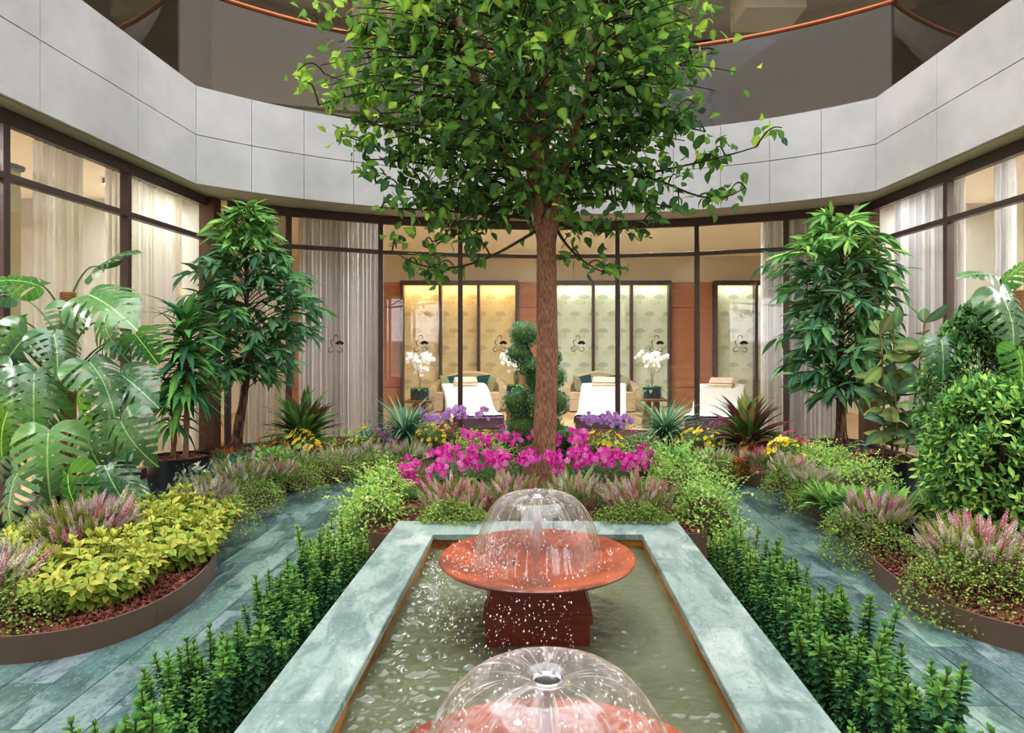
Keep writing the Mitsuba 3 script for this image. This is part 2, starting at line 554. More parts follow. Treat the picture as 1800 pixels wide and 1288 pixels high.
def zigzag_fn(p, n, uv):
    z = uv.y * 9 + dr.abs((uv.x * 6) - dr.floor(uv.x * 6) - 0.5) * 2.0
    return mix(srgb(60, 88, 62), srgb(216, 212, 176), smoothstep(0.4, 0.6, dr.abs(z - dr.floor(z) - 0.5) * 2))


scene['zigzag_fabric'] = flat(proc(zigzag_fn), 0.9, 0.1)
scene['dark_wood'] = flat(proc(lambda p, n, uv: mix(srgb(84, 52, 34), srgb(124, 82, 56), fbm(p.x * 6, p.y * 6, p.z * 30))), 0.3, 0.5)
scene['dark_vase'] = flat(rgb(34, 40, 52), 0.08, 0.6)
scene['upper_plaster'] = flat(rgb(200, 190, 178), 0.9, 0.1)
scene['balcony_floor'] = flat(rgb(210, 204, 194), 0.8, 0.2)
scene['cream_wall'] = flat(rgb(226, 214, 190), 0.8, 0.2)
scene['lamp_glow'] = flat(rgb(240, 230, 210), 0.5, 0.2)
# ------------------------------------------------------------------ the plan of the courtyard
def arc3(a, b, c, n):
    """n points on the circle through a, b, c from a to c."""
    (ax, ay), (bx, by), (cx, cy) = a, b, c
    d = 2 * (ax * (by - cy) + bx * (cy - ay) + cx * (ay - by))
    ox = ((ax * ax + ay * ay) * (by - cy) + (bx * bx + by * by) * (cy - ay) + (cx * cx + cy * cy) * (ay - by)) / d
    oy = ((ax * ax + ay * ay) * (cx - bx) + (bx * bx + by * by) * (ax - cx) + (cx * cx + cy * cy) * (bx - ax)) / d
    r = math.hypot(ax - ox, ay - oy)
    t0, t1 = math.atan2(ay - oy, ax - ox), math.atan2(cy - oy, cx - ox)
    t = np.linspace(t0, t1, n)
    return np.c_[ox + r * np.cos(t), oy + r * np.sin(t)]


REAR = -5.5
SOFFIT, FASCIA_TOP, FASCIA_JOINT = 3.54, 4.77, 4.155
FL, FR = np.array([-4.30, 8.52]), np.array([4.47, 8.94])
GL, GR = np.array([-4.58, 9.36]), np.array([4.79, 9.72])
fascia_arc = arc3(FL, (0.0, 10.57), FR, 57)
glass_arc = arc3(GL, (0.0, 11.3), GR, 41)
fascia_plan = sg.Polygon([(-4.30, REAR), *map(tuple, fascia_arc), (4.47, REAR)])
glass_plan = sg.Polygon([(-4.58, REAR), *map(tuple, glass_arc), (4.79, REAR)])
site = sg.box(-9.5, REAR - 3.5, 9.8, 16.4)

# floors
k = structure('floor', 'grey-green marble plank floor of the courtyard', 'floor')
put(k, mikit.ply(prism(glass_plan, -0.12, -0.025), 'wall_core'))
W, L_ = 0.2, 1.02
tile_area = glass_plan.buffer(-0.02)
for i in range(-24, 24):
    off = 0.37 * ((i * 7) % 5) / 2
    for j in range(0, 8):
        x0, y0 = i * W, 0.2 + j * L_ - off + (0.0 if i < 0 else 0.18)
        if not (1.05 < abs(x0 + W / 2) < 4.75) or y0 + L_ < 1.3 or y0 > 8.0:
            continue
        x1 = x0 + W - 0.004
        y1 = y0 + L_ - 0.004
        cell = sg.box(x0, y0, x1, y1)
        if not tile_area.contains(cell):
            continue
        part(k, 'tile', mikit.ply(bevel_box(x0, x1, y0, y1, -0.025, 0.0006 * ((i * 5 + j * 3) % 3), 0.0015), TILES[(i * 3 + j * 7 + (i * j) % 4) % 5]))
k = structure('floor', 'pale wooden floor of the rooms behind the glass', 'floor')
put(k, mikit.ply(prism(site.difference(glass_plan.buffer(0.02)), -0.12, 0.0), 'wood_floor'))

# ceiling of the glazed storey (with the slab above it) and the stone soffit between glass and fascia
k = structure('ceiling', 'beige plaster ceiling of the rooms behind the glass', 'ceiling')
put(k, mikit.ply(prism(site.difference(glass_plan), SOFFIT + 0.03, SOFFIT + 0.23), 'plaster'))
k = structure('ceiling', 'narrow pale stone soffit under the curved fascia', 'ceiling')
ring = glass_plan.buffer(0.06).difference(fascia_plan.buffer(0.05))
put(k, mikit.ply(prism(ring, SOFFIT, SOFFIT + 0.03), 'soffit_stone'))
k = structure('floor', 'balcony floor slab of the upper storey', 'floor')
put(k, mikit.ply(prism(site.difference(fascia_plan.buffer(0.06)), 4.4, 4.62), 'balcony_floor'))


# stone fascia: panels in two courses before a dark core
def fascia(key, label, pts, joints):
    """pts: plan polyline (courtyard side), joints: indices into pts at which panels meet."""
    s = structure(key, label, 'wall')
    side = 1
    q = np.asarray(pts, float)
    t = np.gradient(q, axis=0)
    t /= np.linalg.norm(t, axis=1, keepdims=True)
    nrm = np.stack([-t[:, 1], t[:, 0]], 1)
    cen = np.array([0.0, 4.0])
    if ((q - cen) * nrm).sum() < 0:
        nrm, side = -nrm, -1
    put(s, mikit.ply(strip(q + nrm * 0.035, SOFFIT + 0.01, FASCIA_TOP - 0.01, 0.22, side), 'wall_core'))
    for a, b in zip(joints[:-1], joints[1:]):
        seg = q[a:b + 1].copy()
        d0, d1 = unit(seg[1] - seg[0]), unit(seg[-1] - seg[-2])
        seg[0] += d0 * 0.003
        seg[-1] -= d1 * 0.003
        for z0, z1 in ((SOFFIT, FASCIA_JOINT - 0.005), (FASCIA_JOINT + 0.005, FASCIA_TOP)):
            part(s, 'panel', mikit.ply(strip(seg, z0, z1, 0.034, side), 'limestone'))
    return s


fascia('wall_back', 'curved pale limestone fascia band across the back of the courtyard', fascia_arc, list(range(0, 57, 4)))
ys = [FL[1], 7.28, 5.85, 4.4, 2.95, 1.5, 0.05, -1.4, -2.8, -4.2, REAR]
fascia('wall_left', 'straight pale limestone fascia band along the left side', [(FL[0], y) for y in ys], list(range(len(ys))))
ys = [FR[1], 7.58, 6.2, 4.8, 3.4, 2.0, 0.6, -0.8, -2.2, -3.8, REAR]
fascia('wall_right', 'straight pale limestone fascia band along the right side', [(FR[0], y) for y in ys], list(range(len(ys))))
xs = np.linspace(-4.3, 4.47, 7)
fascia('wall_rear', 'limestone fascia band at the near end of the courtyard', [(x, REAR) for x in xs], list(range(7)))
k = structure('building_rear', 'tall stone storeys of the hotel facing the courtyard from the near end', 'wall')
put(k, mikit.ply(box(-12, 12, REAR - 1.6, REAR - 1.0, FASCIA_TOP, 15.5), 'limestone'))
for j in range(3):
    for i in range(8):
        part(k, 'window_pane', mikit.ply(box(-10.4 + i * 2.7, -8.6 + i * 2.7, REAR - 1.0, REAR - 0.97, 5.6 + j * 3.3, 7.7 + j * 3.3), 'room_grey'))
k = structure('wall_rear_base', 'dark lower wall at the near end of the courtyard', 'wall')
put(k, mikit.ply(box(-4.6, 4.8, REAR - 0.6, REAR - 0.3, 0, SOFFIT), 'bronze'))


# ------------------------------------------------------------------ glazed bays
TRANSOM = 2.965


def bay(p0, p1, label, logo=False, head=0.13):
    """One glazed bay between two plan points: frame, panes, transom."""
    p0, p1 = np.asarray(p0, float), np.asarray(p1, float)
    w = structure('window', label, 'window')
    d = unit(p1 - p0)
    ln = np.linalg.norm(p1 - p0)
    n = np.array([-d[1], d[0]])
    if n @ ((p0 + p1) / 2 - [0, 4.5]) < 0:
        n = -n
    m = np.eye(4)
    m[:3, 0], m[:3, 1], m[:3, 2], m[:3, 3] = [*d, 0], [*n, 0], [0, 0, 1], [*p0, 0]

    def bar(name, x0, x1, z0, z1, depth=0.09):
        part(w, name, mikit.ply(bevel_box(x0, x1, -0.045, -0.045 + depth, z0, z1, 0.004), 'bronze'), to_world=m)
    bar('sill', 0, ln, 0, 0.09)
    bar('head', 0, ln, SOFFIT - head, SOFFIT - 0.002)
    bar('transom', 0.03, ln - 0.03, TRANSOM - 0.03, TRANSOM + 0.03)
    bar('mullion', -0.038, 0.038, 0.09, SOFFIT - head)
    for nm, z0, z1 in (('pane', 0.09, TRANSOM - 0.03), ('upper_pane', TRANSOM + 0.03, SOFFIT - head)):
        v = np.array([[0.03, 0, z0], [ln - 0.03, 0, z0], [ln - 0.03, 0, z1], [0.03, 0, z1]])
        pk = part(w, nm, mikit.ply((v, np.array([[0, 1, 2], [0, 2, 3]])), 'glass'), label='clear glass pane', to_world=m)
        lower = pk if nm == 'pane' else lower
    if logo:
        mm = m.copy()
        mm[:3, 3] = [*((p0 + p1) / 2 - n * 0.004), 1.515]
        # seen from the courtyard the bay's x axis may run leftwards
        if d[0] < 0:
            mm[:3, 0] *= -1
        part(lower, 'logo', mikit.ply(LOGO, 'decal'), label='dark outline emblem of a seated figure holding a fan', to_world=mm)
    return w


def logo_mesh():
    """The seated figure with a fan: outline strokes of varying width, about 0.26 m tall, in x and z."""
    S = 0.26 / 430.0
    strokes = [([(490, 560), (482, 520), (505, 490), (540, 482), (575, 500), (588, 540), (578, 580)], 10),
               ([(490, 600), (440, 612), (408, 650), (415, 690), (440, 735), (446, 775)], 11),
               ([(420, 800), (375, 820), (355, 855), (365, 895), (410, 915), (450, 900), (500, 878)], 11),
               ([(545, 878), (590, 892), (640, 915), (685, 905), (702, 865), (690, 825), (640, 795)], 11)]
    shapes = []
    for pts, w in strokes:
        c = spline(np.c_[pts, np.zeros(len(pts))], 24)[:, :2]
        for i in range(len(c) - 1):
            ww = w * (0.55 + 0.75 * math.sin(PI * (i + 0.5) / len(c)))
            shapes.append(sg.LineString(c[i:i + 2]).buffer(ww * 0.62))
    a = np.linspace(math.radians(200), math.radians(340), 15)
    fan = sg.Polygon([(632 + 118 * math.cos(t), 735 + 112 * math.sin(t)) for t in a] + [(632 + 45 * math.cos(t), 745 + 40 * math.sin(t)) for t in a[::-1]])
    shapes.append(fan)
    from shapely import union_all, affinity
    s = union_all(shapes).simplify(2.0)
    s = affinity.affine_transform(s, [S, 0, 0, -S, -545 * S, 700 * S])
    m = prism(s, 0, 0.002)
    m.vertices = m.vertices[:, [0, 2, 1]]
    m.fix_normals()
    return m


LOGO = logo_mesh()
# bays of the curved back wall, left to right
arc_xs = [-4.38, -3.70, -2.50, -1.26, 0.03, 1.32, 2.58, 3.82, 4.60]
fine = arc3(GL, (0.0, 11.3), GR, 400)
arc_pts = [fine[np.argmin(np.abs(fine[:, 0] - x))] for x in arc_xs]
names = ['narrow bronze-framed window in the left corner', 'bronze-framed window with a grey sheer curtain left of the lounge', 'bronze-framed window before the orchids and left lounger',
         'bronze-framed window just left of the tree trunk', 'bronze-framed window just right of the tree trunk', 'bronze-framed window before the right sofa and side table',
         'bronze-framed window before the third lounger', 'bronze-framed window behind the tall ficus on the right']
for i in range(8):
    bay(arc_pts[i], arc_pts[i + 1], names[i], logo=1 <= i <= 6)
for i, (y0, y1) in enumerate([(7.53, 9.28), (5.79, 7.53), (4.05, 5.79), (2.31, 4.05), (0.57, 2.31), (-1.2, 0.57), (-3.2, -1.2), (REAR, -3.2)]):
    bay((-4.58, y0), (-4.58, y1), f'bronze-framed side window on the left, number {i + 1} from the corner')
for i, (y0, y1) in enumerate([(7.89, 9.64), (6.15, 7.89), (4.4, 6.15), (2.65, 4.4), (0.9, 2.65), (-1.0, 0.9), (-3.2, -1.0), (REAR, -3.2)]):
    bay((4.79, y0), (4.79, y1), f'bronze-framed side window on the right, number {i + 1} from the corner')
# corner columns
for x0, x1, y0, y1, lab in ((-4.66, -4.44, 9.30, 9.50, 'left'), (4.66, 4.88, 9.64, 9.84, 'right')):
    s = structure('column', f'bronze-clad corner column at the {lab} end of the curved glass', 'column')
    put(s, mikit.ply(bevel_box(x0, x1, y0, y1, 0, SOFFIT, 0.01), 'bronze_light'))

# ------------------------------------------------------------------ upper storey: balustrade, rail, wall, soffit
bal = fascia_plan.buffer(0.30, join_style='mitre')
bal_arc = arc3((-4.62, 8.70), (0.0, 10.87), (4.80, 9.16), 33)
k = structure('balustrade', 'grey glass balustrade with a copper handrail above the fascia', 'railing')


def pane(pts, z0, z1, bsdf, lab):
    q = np.asarray(pts, float)
    n = len(q)
    v = np.vstack([np.c_[q, np.full(n, z0)], np.c_[q, np.full(n, z1)]])
    i = np.arange(n - 1)
    f = np.stack([i, i + 1, n + i + 1, n + i], 1)
    part(k, 'glass_panel', mikit.ply((v, f), bsdf, smooth=True), label=lab)


cuts = [0, 9, 22, 32]
for a, b, m in zip(cuts[:-1], cuts[1:], ('grey_glass', 'glass', 'grey_glass')):
    pane(bal_arc[a:b + 1], 4.64, 6.12, m, 'tinted grey glass panel' if m == 'grey_glass' else 'clear glass panel')
for x, ys in ((-4.62, (8.70, 6.6, 4.4, 2.2, 0.0, -2.5, REAR)), (4.80, (9.16, 7.0, 4.8, 2.6, 0.3, -2.4, REAR))):
    for y0, y1 in zip(ys[:-1], ys[1:]):
        pane([(x, y0 - 0.01), (x, y1)], 4.64, 6.12, 'grey_glass', 'tinted grey glass panel')
rail = np.vstack([[(-4.62, REAR, 6.15), (-4.62, 2, 6.15), (-4.62, 8.5, 6.15)], np.c_[bal_arc, np.full(33, 6.15)], [(4.80, 8.9, 6.15), (4.80, 2, 6.15), (4.80, REAR, 6.15)]])
part(k, 'handrail', mikit.ply(tube(rail, 0.034, 10), 'copper', smooth=50), label='copper tube handrail')
for x in (-4.62, 4.80):
    p = bal_arc[0] if x < 0 else bal_arc[-1]
    part(k, 'post', mikit.ply(box(p[0] - 0.012, p[0] + 0.012, p[1] - 0.012, p[1] + 0.012, 4.62, 6.13), 'bronze'))
for c in cuts[1:-1]:
    p = bal_arc[c]
    part(k, 'post', mikit.ply(box(p[0] - 0.008, p[0] + 0.008, p[1] - 0.008, p[1] + 0.008, 4.62, 6.13), 'bronze_light'))
upper = fascia_plan.buffer(3.0, join_style='mitre')
k = structure('wall_upper', 'wall of the upper storey behind the balcony, with pale and glazed stretches', 'wall')
put(k, mikit.ply(prism(site.buffer(4).intersection(upper.buffer(0.2, join_style='mitre').difference(upper)), 4.62, 7.6), 'upper_plaster'))
back = np.array(upper.exterior.coords)
# pale wall panels, curtained windows and mullions on the upper wall, set where the photograph lets them be seen
for x0, x1, nm, bs in ((-5.4, -3.4, 'pale_panel', 'cream_wall'), (-3.1, -0.6, 'window_glass', 'dark_vase'), (-0.3, 1.4, 'pale_panel', 'cream_wall'), (1.6, 3.3, 'window_glass', 'dark_vase')):
    xs = np.linspace(x0, x1, 8)
    arc2 = arc3((-5.6, 11.2), (0.0, 13.5), (5.8, 11.6), 200)
    pts = [arc2[np.argmin(np.abs(arc2[:, 0] - x))] for x in xs]
    part(k, nm, mikit.ply(strip(np.array(pts) - [0, 0.12], 4.7, 7.3, 0.06), bs))
for x, s in ((-7.22, 1), (7.38, -1)):
    for i, y in enumerate(np.arange(2.0, 10.5, 1.5)):
        part(k, 'curtain', mikit.ply(box(x - 0.03, x + 0.03, y, y + 1.3, 4.7, 7.3), 'screen_cloth'))
        part(k, 'mullion', mikit.ply(box(x - 0.05, x + 0.05, y + 1.34, y + 1.44, 4.7, 7.3), 'bronze'))
k = structure('wall_upper_storeys', 'set-back wall of the higher storeys above the balcony', 'wall')
put(k, mikit.ply(prism(site.buffer(4).intersection(upper.buffer(0.2, join_style='mitre').difference(upper)), 7.75, 13.5), 'upper_plaster'))
k = structure('ceiling', 'taupe ceiling over the upper balcony', 'ceiling')
put(k, mikit.ply(prism(site.buffer(4).difference(fascia_plan.buffer(0.1)), 7.55, 7.75), 'upper_plaster'))
for cx, cy, lab in ((-2.6, 11.6, 'left'), (3.9, 11.35, 'right')):
    s = structure('downstand', f'pale boxed downstand on the balcony ceiling at the {lab}', 'beam')
    put(s, mikit.ply(bevel_box(cx - 0.5, cx + 0.5, cy - 0.3, cy + 0.6, 7.0, 7.56, 0.01), 'cream_wall'))

# ------------------------------------------------------------------ rooms behind the glass
k = structure('wall_lounge', 'back wall of the lounge, beige above copper-toned panels and three lit wallpaper niches', 'wall')
put(k, mikit.ply(box(-6.6, 6.8, 16.02, 16.3, 0, SOFFIT + 0.03), 'plaster'))
for x0, x1 in ((-6.6, -3.22), (-0.44, 0.36), (3.10, 4.12), (6.1, 6.8)):
    for z0, z1 in ((0.0, 0.46), (0.47, 2.34), (2.35, 2.95)):
        part(k, 'copper_panel', mikit.ply(bevel_box(x0 + 0.004, x1 - 0.004, 15.96, 16.02, z0, z1, 0.003), 'copper_wall'))
for x0, bs in ((-3.20, 'paper_gold'), (0.38, 'paper_green'), (4.14, 'paper_green')):
    w = 2.74 if x0 < 3 else 1.94
    n = 3 if x0 < 3 else 2
    for i in range(n + 1):
        x = x0 + i * (w - 0.06) / n
        part(k, 'niche_frame', mikit.ply(box(x, x + 0.06, 15.78, 16.02, 0.02, 2.92), 'bronze'))
        if i < n:
            part(k, 'wallpaper_panel', mikit.ply(box(x + 0.06, x + (w - 0.06) / n, 15.98, 16.01, 0.02, 2.92), bs), label='wallpaper panel with rows of fan-shaped trees')
    part(k, 'niche_head', mikit.ply(cat(box(x0, x0 + w, 15.78, 16.02, 2.92, 2.97), box(x0, x0 + w, 15.77, 15.785, 2.86, 2.97)), 'bronze'))
for x0, x1, lab in ((-6.8, -6.6, 'left'), (6.8, 7.0, 'right')):
    s = structure(f'wall_lounge_{lab}', f'{lab} side wall of the lounge', 'wall')
    put(s, mikit.ply(box(x0, x1, 9.75, 16.3, 0, SOFFIT + 0.03), 'plaster'))
s = structure('wall_partition', 'partition between the left side room and the lounge', 'wall')
put(s, mikit.ply(box(-7.6, -4.7, 9.55, 9.7, 0, SOFFIT + 0.03), 'room_grey'))
s = structure('wall_partition', 'partition between the right side room and the lounge', 'wall')
put(s, mikit.ply(box(4.95, 7.8, 9.9, 10.05, 0, SOFFIT + 0.03), 'room_grey'))
for x, lab in ((-7.6, 'left'), (7.7, 'right')):
    s = structure(f'wall_side_room_{lab}', f'far wall of the {lab} side room', 'wall')
    put(s, mikit.ply(box(x - 0.1, x, REAR - 0.6, 9.9, 0, SOFFIT + 0.03), 'room_grey'))
# a white shelf and dark door seen through the right-hand side windows
s = thing('wall_cabinet', 'white cabinet with a dark door seen through the right side windows', 'cabinet')
part(s, 'body', mikit.ply(bevel_box(6.9, 7.68, 7.4, 9.2, 0, 2.5, 0.01), 'cream_wall'))
part(s, 'door', mikit.ply(bevel_box(6.86, 6.9, 7.5, 8.4, 0.05, 2.4, 0.004), 'dark_wood'))


# ceiling lamps
def track_light(pts, z, power, label, tint=(0.96, 1.0, 0.97)):
    """A linear ceiling track that follows the glass, just behind its head frame."""
    t = thing('ceiling_light', label, 'ceiling lamp')
    p = np.asarray(pts, float)
    m = strip(p, z, SOFFIT + 0.03, 0.07, 1)
    part(t, 'housing', mikit.ply(m, 'bronze'))
    d = unit(np.gradient(p, axis=0))
    q = p + np.c_[-d[:, 1], d[:, 0]] * 0.06
    p = p + np.c_[-d[:, 1], d[:, 0]] * 0.01
    n = len(p)
    v = np.vstack([np.c_[p, np.full(n, z - 0.002)], np.c_[q, np.full(n, z - 0.002)]])
    i = np.arange(n - 1)
    f = np.vstack([np.stack([i, n + i, i + 1], 1), np.stack([i + 1, n + i, n + i + 1], 1)])
    e = v[f]
    if np.cross(e[:, 1] - e[:, 0], e[:, 2] - e[:, 0])[:, 2].mean() > 0:
        f = f[:, ::-1]
    s = mikit.ply((v, f), 'lamp_glow')
    s['emitter'] = {'type': 'area', 'radiance': {'type': 'rgb', 'value': [power * c for c in tint]}}
    part(t, 'diffuser', s, label='glowing diffuser')


track = arc3(GL + [0.6, 0.42], (0.0, 11.52), GR + [-0.6, 0.42], 25)
track_light(track[5:-4], 3.50, 22.0, 'curved linear ceiling light inside the lounge along the head of the glass')
for x, y0, y1, pw, lab in ((-5.3, 8.35, 9.3, 15.0, 'linear ceiling light behind the long cream curtain on the left'), (-5.5, 0.5, 6.2, 22.0, 'linear ceiling light in the left side room'),
                           (5.55, 8.85, 9.7, 13.0, 'linear ceiling light behind the long pale curtain on the right'), (5.7, 0.5, 7.4, 18.0, 'linear ceiling light in the right side room')):
    track_light([(x, y) for y in np.linspace(y0, y1, 6)], 3.50, pw, lab, (0.97, 1.0, 0.97))


def led_strip(x0, x1, y0, y1, z, power, label, tint=(1.0, 0.72, 0.38)):
    t = thing('light_strip', label, 'lamp')
    part(t, 'channel', mikit.ply(box(x0 - 0.005, x1 + 0.005, y0 - 0.005, y1 + 0.005, z + 0.002, z + 0.02), 'bronze'))
    v = np.array([[x0, y0, z], [x1, y0, z], [x1, y1, z], [x0, y1, z]])
    d = mikit.ply((v, np.array([[0, 2, 1], [0, 3, 2]])), 'lamp_glow')
    d['emitter'] = {'type': 'area', 'radiance': {'type': 'rgb', 'value': [power * c for c in tint]}}
    part(t, 'diffuser', d, label='glowing diffuser')


led_strip(-3.12, -0.53, 15.80, 15.84, 2.898, 4.0, 'warm light strip above the golden wallpaper')
led_strip(0.46, 3.04, 15.80, 15.84, 2.898, 2.0, 'light strip above the first green wallpaper niche', (0.97, 1.0, 0.88))
led_strip(4.22, 6.0, 15.80, 15.84, 2.898, 2.0, 'light strip above the right green wallpaper niche', (0.97, 1.0, 0.85))


# curtains: pleated sheets hung behind the glass
def curtain(p0, p1, z0, z1, bsdf, label, pleat=0.085, amp=0.035, seed=0):
    p0, p1 = np.asarray(p0, float), np.asarray(p1, float)
    ln = np.linalg.norm(p1 - p0)
    n = max(8, int(ln / pleat * 8))
    s = np.linspace(0, 1, n)
    r = np.random.default_rng(seed)
    ph = 2 * PI * ln / pleat * s + 0.9 * np.sin(2 * PI * s * 3 + r.random() * 6) + 0.5 * np.sin(2 * PI * s * 7.3 + r.random() * 6)
    off = amp * np.sin(ph) * (0.7 + 0.3 * np.sin(2 * PI * s * 2.1 + 1))
    d = (p1 - p0) / ln
    nn = np.array([-d[1], d[0]])
    rows = []
    for z in np.linspace(z0, z1, 5):
        q = p0 + s[:, None] * (p1 - p0) + nn * (off * (1 - 0.25 * (z - z0) / (z1 - z0)))[:, None]
        rows.append(np.c_[q, np.full(n, z)])
    v = np.vstack(rows)
    i, j = np.meshgrid(np.arange(4), np.arange(n - 1), indexing='ij')
    f = np.stack([i * n + j, i * n + j + 1, (i + 1) * n + j + 1, (i + 1) * n + j], -1).reshape(-1, 4)
    uv = np.c_[np.tile(s * ln, 5), v[:, 2]]
    t = thing('curtain', label, 'curtain')
    part(t, 'fabric', mikit.ply((v, f), bsdf, smooth=True, uv=uv))
    part(t, 'track', mikit.ply(tube([[*p0, z1 + 0.012], [*((p0 + p1) / 2), z1 + 0.012], [*p1, z1 + 0.012]], 0.012, 6), 'bronze'))


curtain((-4.86, 7.62), (-4.86, 9.20), 0.04, 3.5, 'cream_sheer', 'long cream sheer curtain behind the second left side window, behind the strap-leaved potted plant', seed=1)
curtain((-4.86, 6.55), (-4.86, 7.2), 0.04, 3.5, 'cream_sheer', 'gathered cream curtain behind the left side window with the big split-leaf plant', seed=2)
s = thing('roller_blind', 'beige woven screen blind behind the leftmost window', 'blind')
part(s, 'cloth', mikit.ply(box(-5.005, -5.0, 5.3, 6.55, 0.1, 3.2), 'screen_cloth'))
part(s, 'roller', mikit.ply(tube([[-5.0, 5.28, 3.22], [-5.0, 5.9, 3.22], [-5.0, 6.57, 3.22]], 0.03, 10), 'bronze'))
curtain((5.05, 7.98), (5.05, 9.55), 0.04, 3.5, 'grey_sheer', 'long pale curtain behind the first right side window, behind the rubber plant', seed=3)
curtain((5.05, 7.15), (5.05, 7.5), 0.04, 3.5, 'grey_sheer', 'narrow gathered curtain in the right side window above the clipped bushes', seed=4)
a, b, c = arc_pts[0], arc_pts[1], arc_pts[2]
curtain(a + [0.02, 0.28], b + [-0.1, 0.28], 0.04, 3.5, 'cream_sheer', 'cream curtain in the left corner window behind the slender ficus', seed=5)
curtain(b + [0.05, 0.28], c + [-0.02, 0.26], 0.04, 3.5, 'grey_sheer', 'wide grey-white sheer curtain left of the lounge with an emblem on its glass', pleat=0.07, seed=6)
d, e = arc_pts[7], arc_pts[8]
curtain(d + [-0.28, 0.34], e + [-0.02, 0.28], 0.04, 3.5, 'grey_sheer', 'grey-white sheer curtain behind the tall ficus on the right', pleat=0.07, seed=7)
# ------------------------------------------------------------------ basin, fountains, water
RIM, WATER = 0.35, 0.258
k = thing('basin', 'long raised water basin with a pale green marble rim in the middle of the courtyard', 'basin')
part(k, 'base', mikit.ply(box(-0.9, 0.9, 0.6, 4.5, 0.0, 0.06), 'basin_floor'), label='murky olive basin floor')
for x0, x1, y0, y1 in ((-0.925, -0.66, 0.56, 4.52), (0.66, 0.925, 0.56, 4.52), (-0.66, 0.66, 4.23, 4.52), (-0.66, 0.66, 0.56, 0.84)):
    part(k, 'wall', mikit.ply(box(x0, x1, y0, y1, 0.0, RIM - 0.04), 'stained_wall'), label='rust-stained basin wall')
for s in (-1, 1):
    for y0, y1 in ((0.55, 1.35), (1.353, 2.25), (2.253, 3.2), (3.203, 4.218)):
        part(k, 'rim_slab', mikit.ply(bevel_box(*sorted((s * 0.65, s * 0.935)), y0, y1, RIM - 0.04, RIM, 0.004), 'rim_marble'))
for x0, x1 in ((-0.935, 0.1), (0.103, 0.935)):
    part(k, 'rim_slab', mikit.ply(bevel_box(x0, x1, 4.221, 4.53, RIM - 0.04, RIM, 0.004), 'rim_marble'))
part(k, 'rim_slab', mikit.ply(bevel_box(-0.648, 0.648, 0.55, 0.85, RIM - 0.04, RIM, 0.004), 'rim_marble'))
for x0, x1, y0, y1 in ((-0.93, -0.922, 0.56, 4.52), (0.922, 0.93, 0.56, 4.52), (-0.93, 0.93, 4.512, 4.52)):
    part(k, 'facing', mikit.ply(box(x0, x1, y0, y1, 0, RIM - 0.04), 'rim_marble'))

gx, gy = np.linspace(-0.66, 0.66, 190), np.linspace(0.84, 4.23, 480)
X, Y = np.meshgrid(gx, gy)
P = np.stack([X, Y, np.zeros_like(X)], -1)
Z = 0.034 * (meshkit.fbm(P * [13, 20, 1], 4, 5) - 0.5) + 0.009 * (meshkit.fbm(P * [34, 60, 1] + 3, 2, 9) - 0.5)
Z *= 0.5 + 0.9 * (X < 0.1) * np.clip((0.2 - X) * 1.6, 0, 1)
for fy in (3.09, 1.416):
    d = np.hypot(X, Y - fy)
    Z += 0.0022 * np.sin((d - 0.44) * 75) * np.exp(-np.abs(d - 0.44) * 5)
n0, n1 = X.shape
i, j = np.meshgrid(np.arange(n0 - 1), np.arange(n1 - 1), indexing='ij')
q = np.stack([i * n1 + j, i * n1 + j + 1, (i + 1) * n1 + j + 1, (i + 1) * n1 + j], -1).reshape(-1, 4)
t = thing('water', 'rippled olive-green water filling the marble basin', 'water', kind='stuff')
put(t, mikit.ply((np.stack([X, Y, WATER + Z], -1).reshape(-1, 3), q), 'clear_water', smooth=True))


def bell(profile, cx, cy, wob):
    prof = spline(np.c_[np.asarray(profile, float), np.zeros(len(profile))], 40)[:, :2]
    n = 120
    a = np.linspace(0, 2 * PI, n + 1)
    r, z = prof[:, 0][:, None], prof[:, 1][:, None]
    k_ = np.linspace(0, 1, 40)[:, None]
    rr = r * (1 + wob * k_ * (0.5 * np.sin(a * 7 + 1) + 0.5 * np.sin(a * 13 + 2) + 0.35 * np.sin(a * 29))[None])
    v = np.stack([cx + rr * np.cos(a), cy + rr * np.sin(a), np.broadcast_to(z, rr.shape)], -1).reshape(-1, 3)
    uv = np.stack([np.broadcast_to(a / (2 * PI), rr.shape), np.broadcast_to(k_, rr.shape)], -1).reshape(-1, 2)
    i, j = np.meshgrid(np.arange(39), np.arange(n), indexing='ij')
    f = np.stack([i * (n + 1) + j, (i + 1) * (n + 1) + j, (i + 1) * (n + 1) + j + 1, i * (n + 1) + j + 1], -1).reshape(-1, 4)
    return mikit.ply((v, f), 'water_bell', smooth=True, uv=uv)


def rock_shape(seed, s=1.0):
    r = np.random.default_rng(seed)
    p = unit(r.normal(size=(9, 3))) * (0.7 + 0.3 * r.random((9, 1))) * [1, 0.85, 0.65] * s
    h = trimesh.convex.convex_hull(p)
    return np.array(h.vertices), np.array(h.faces)


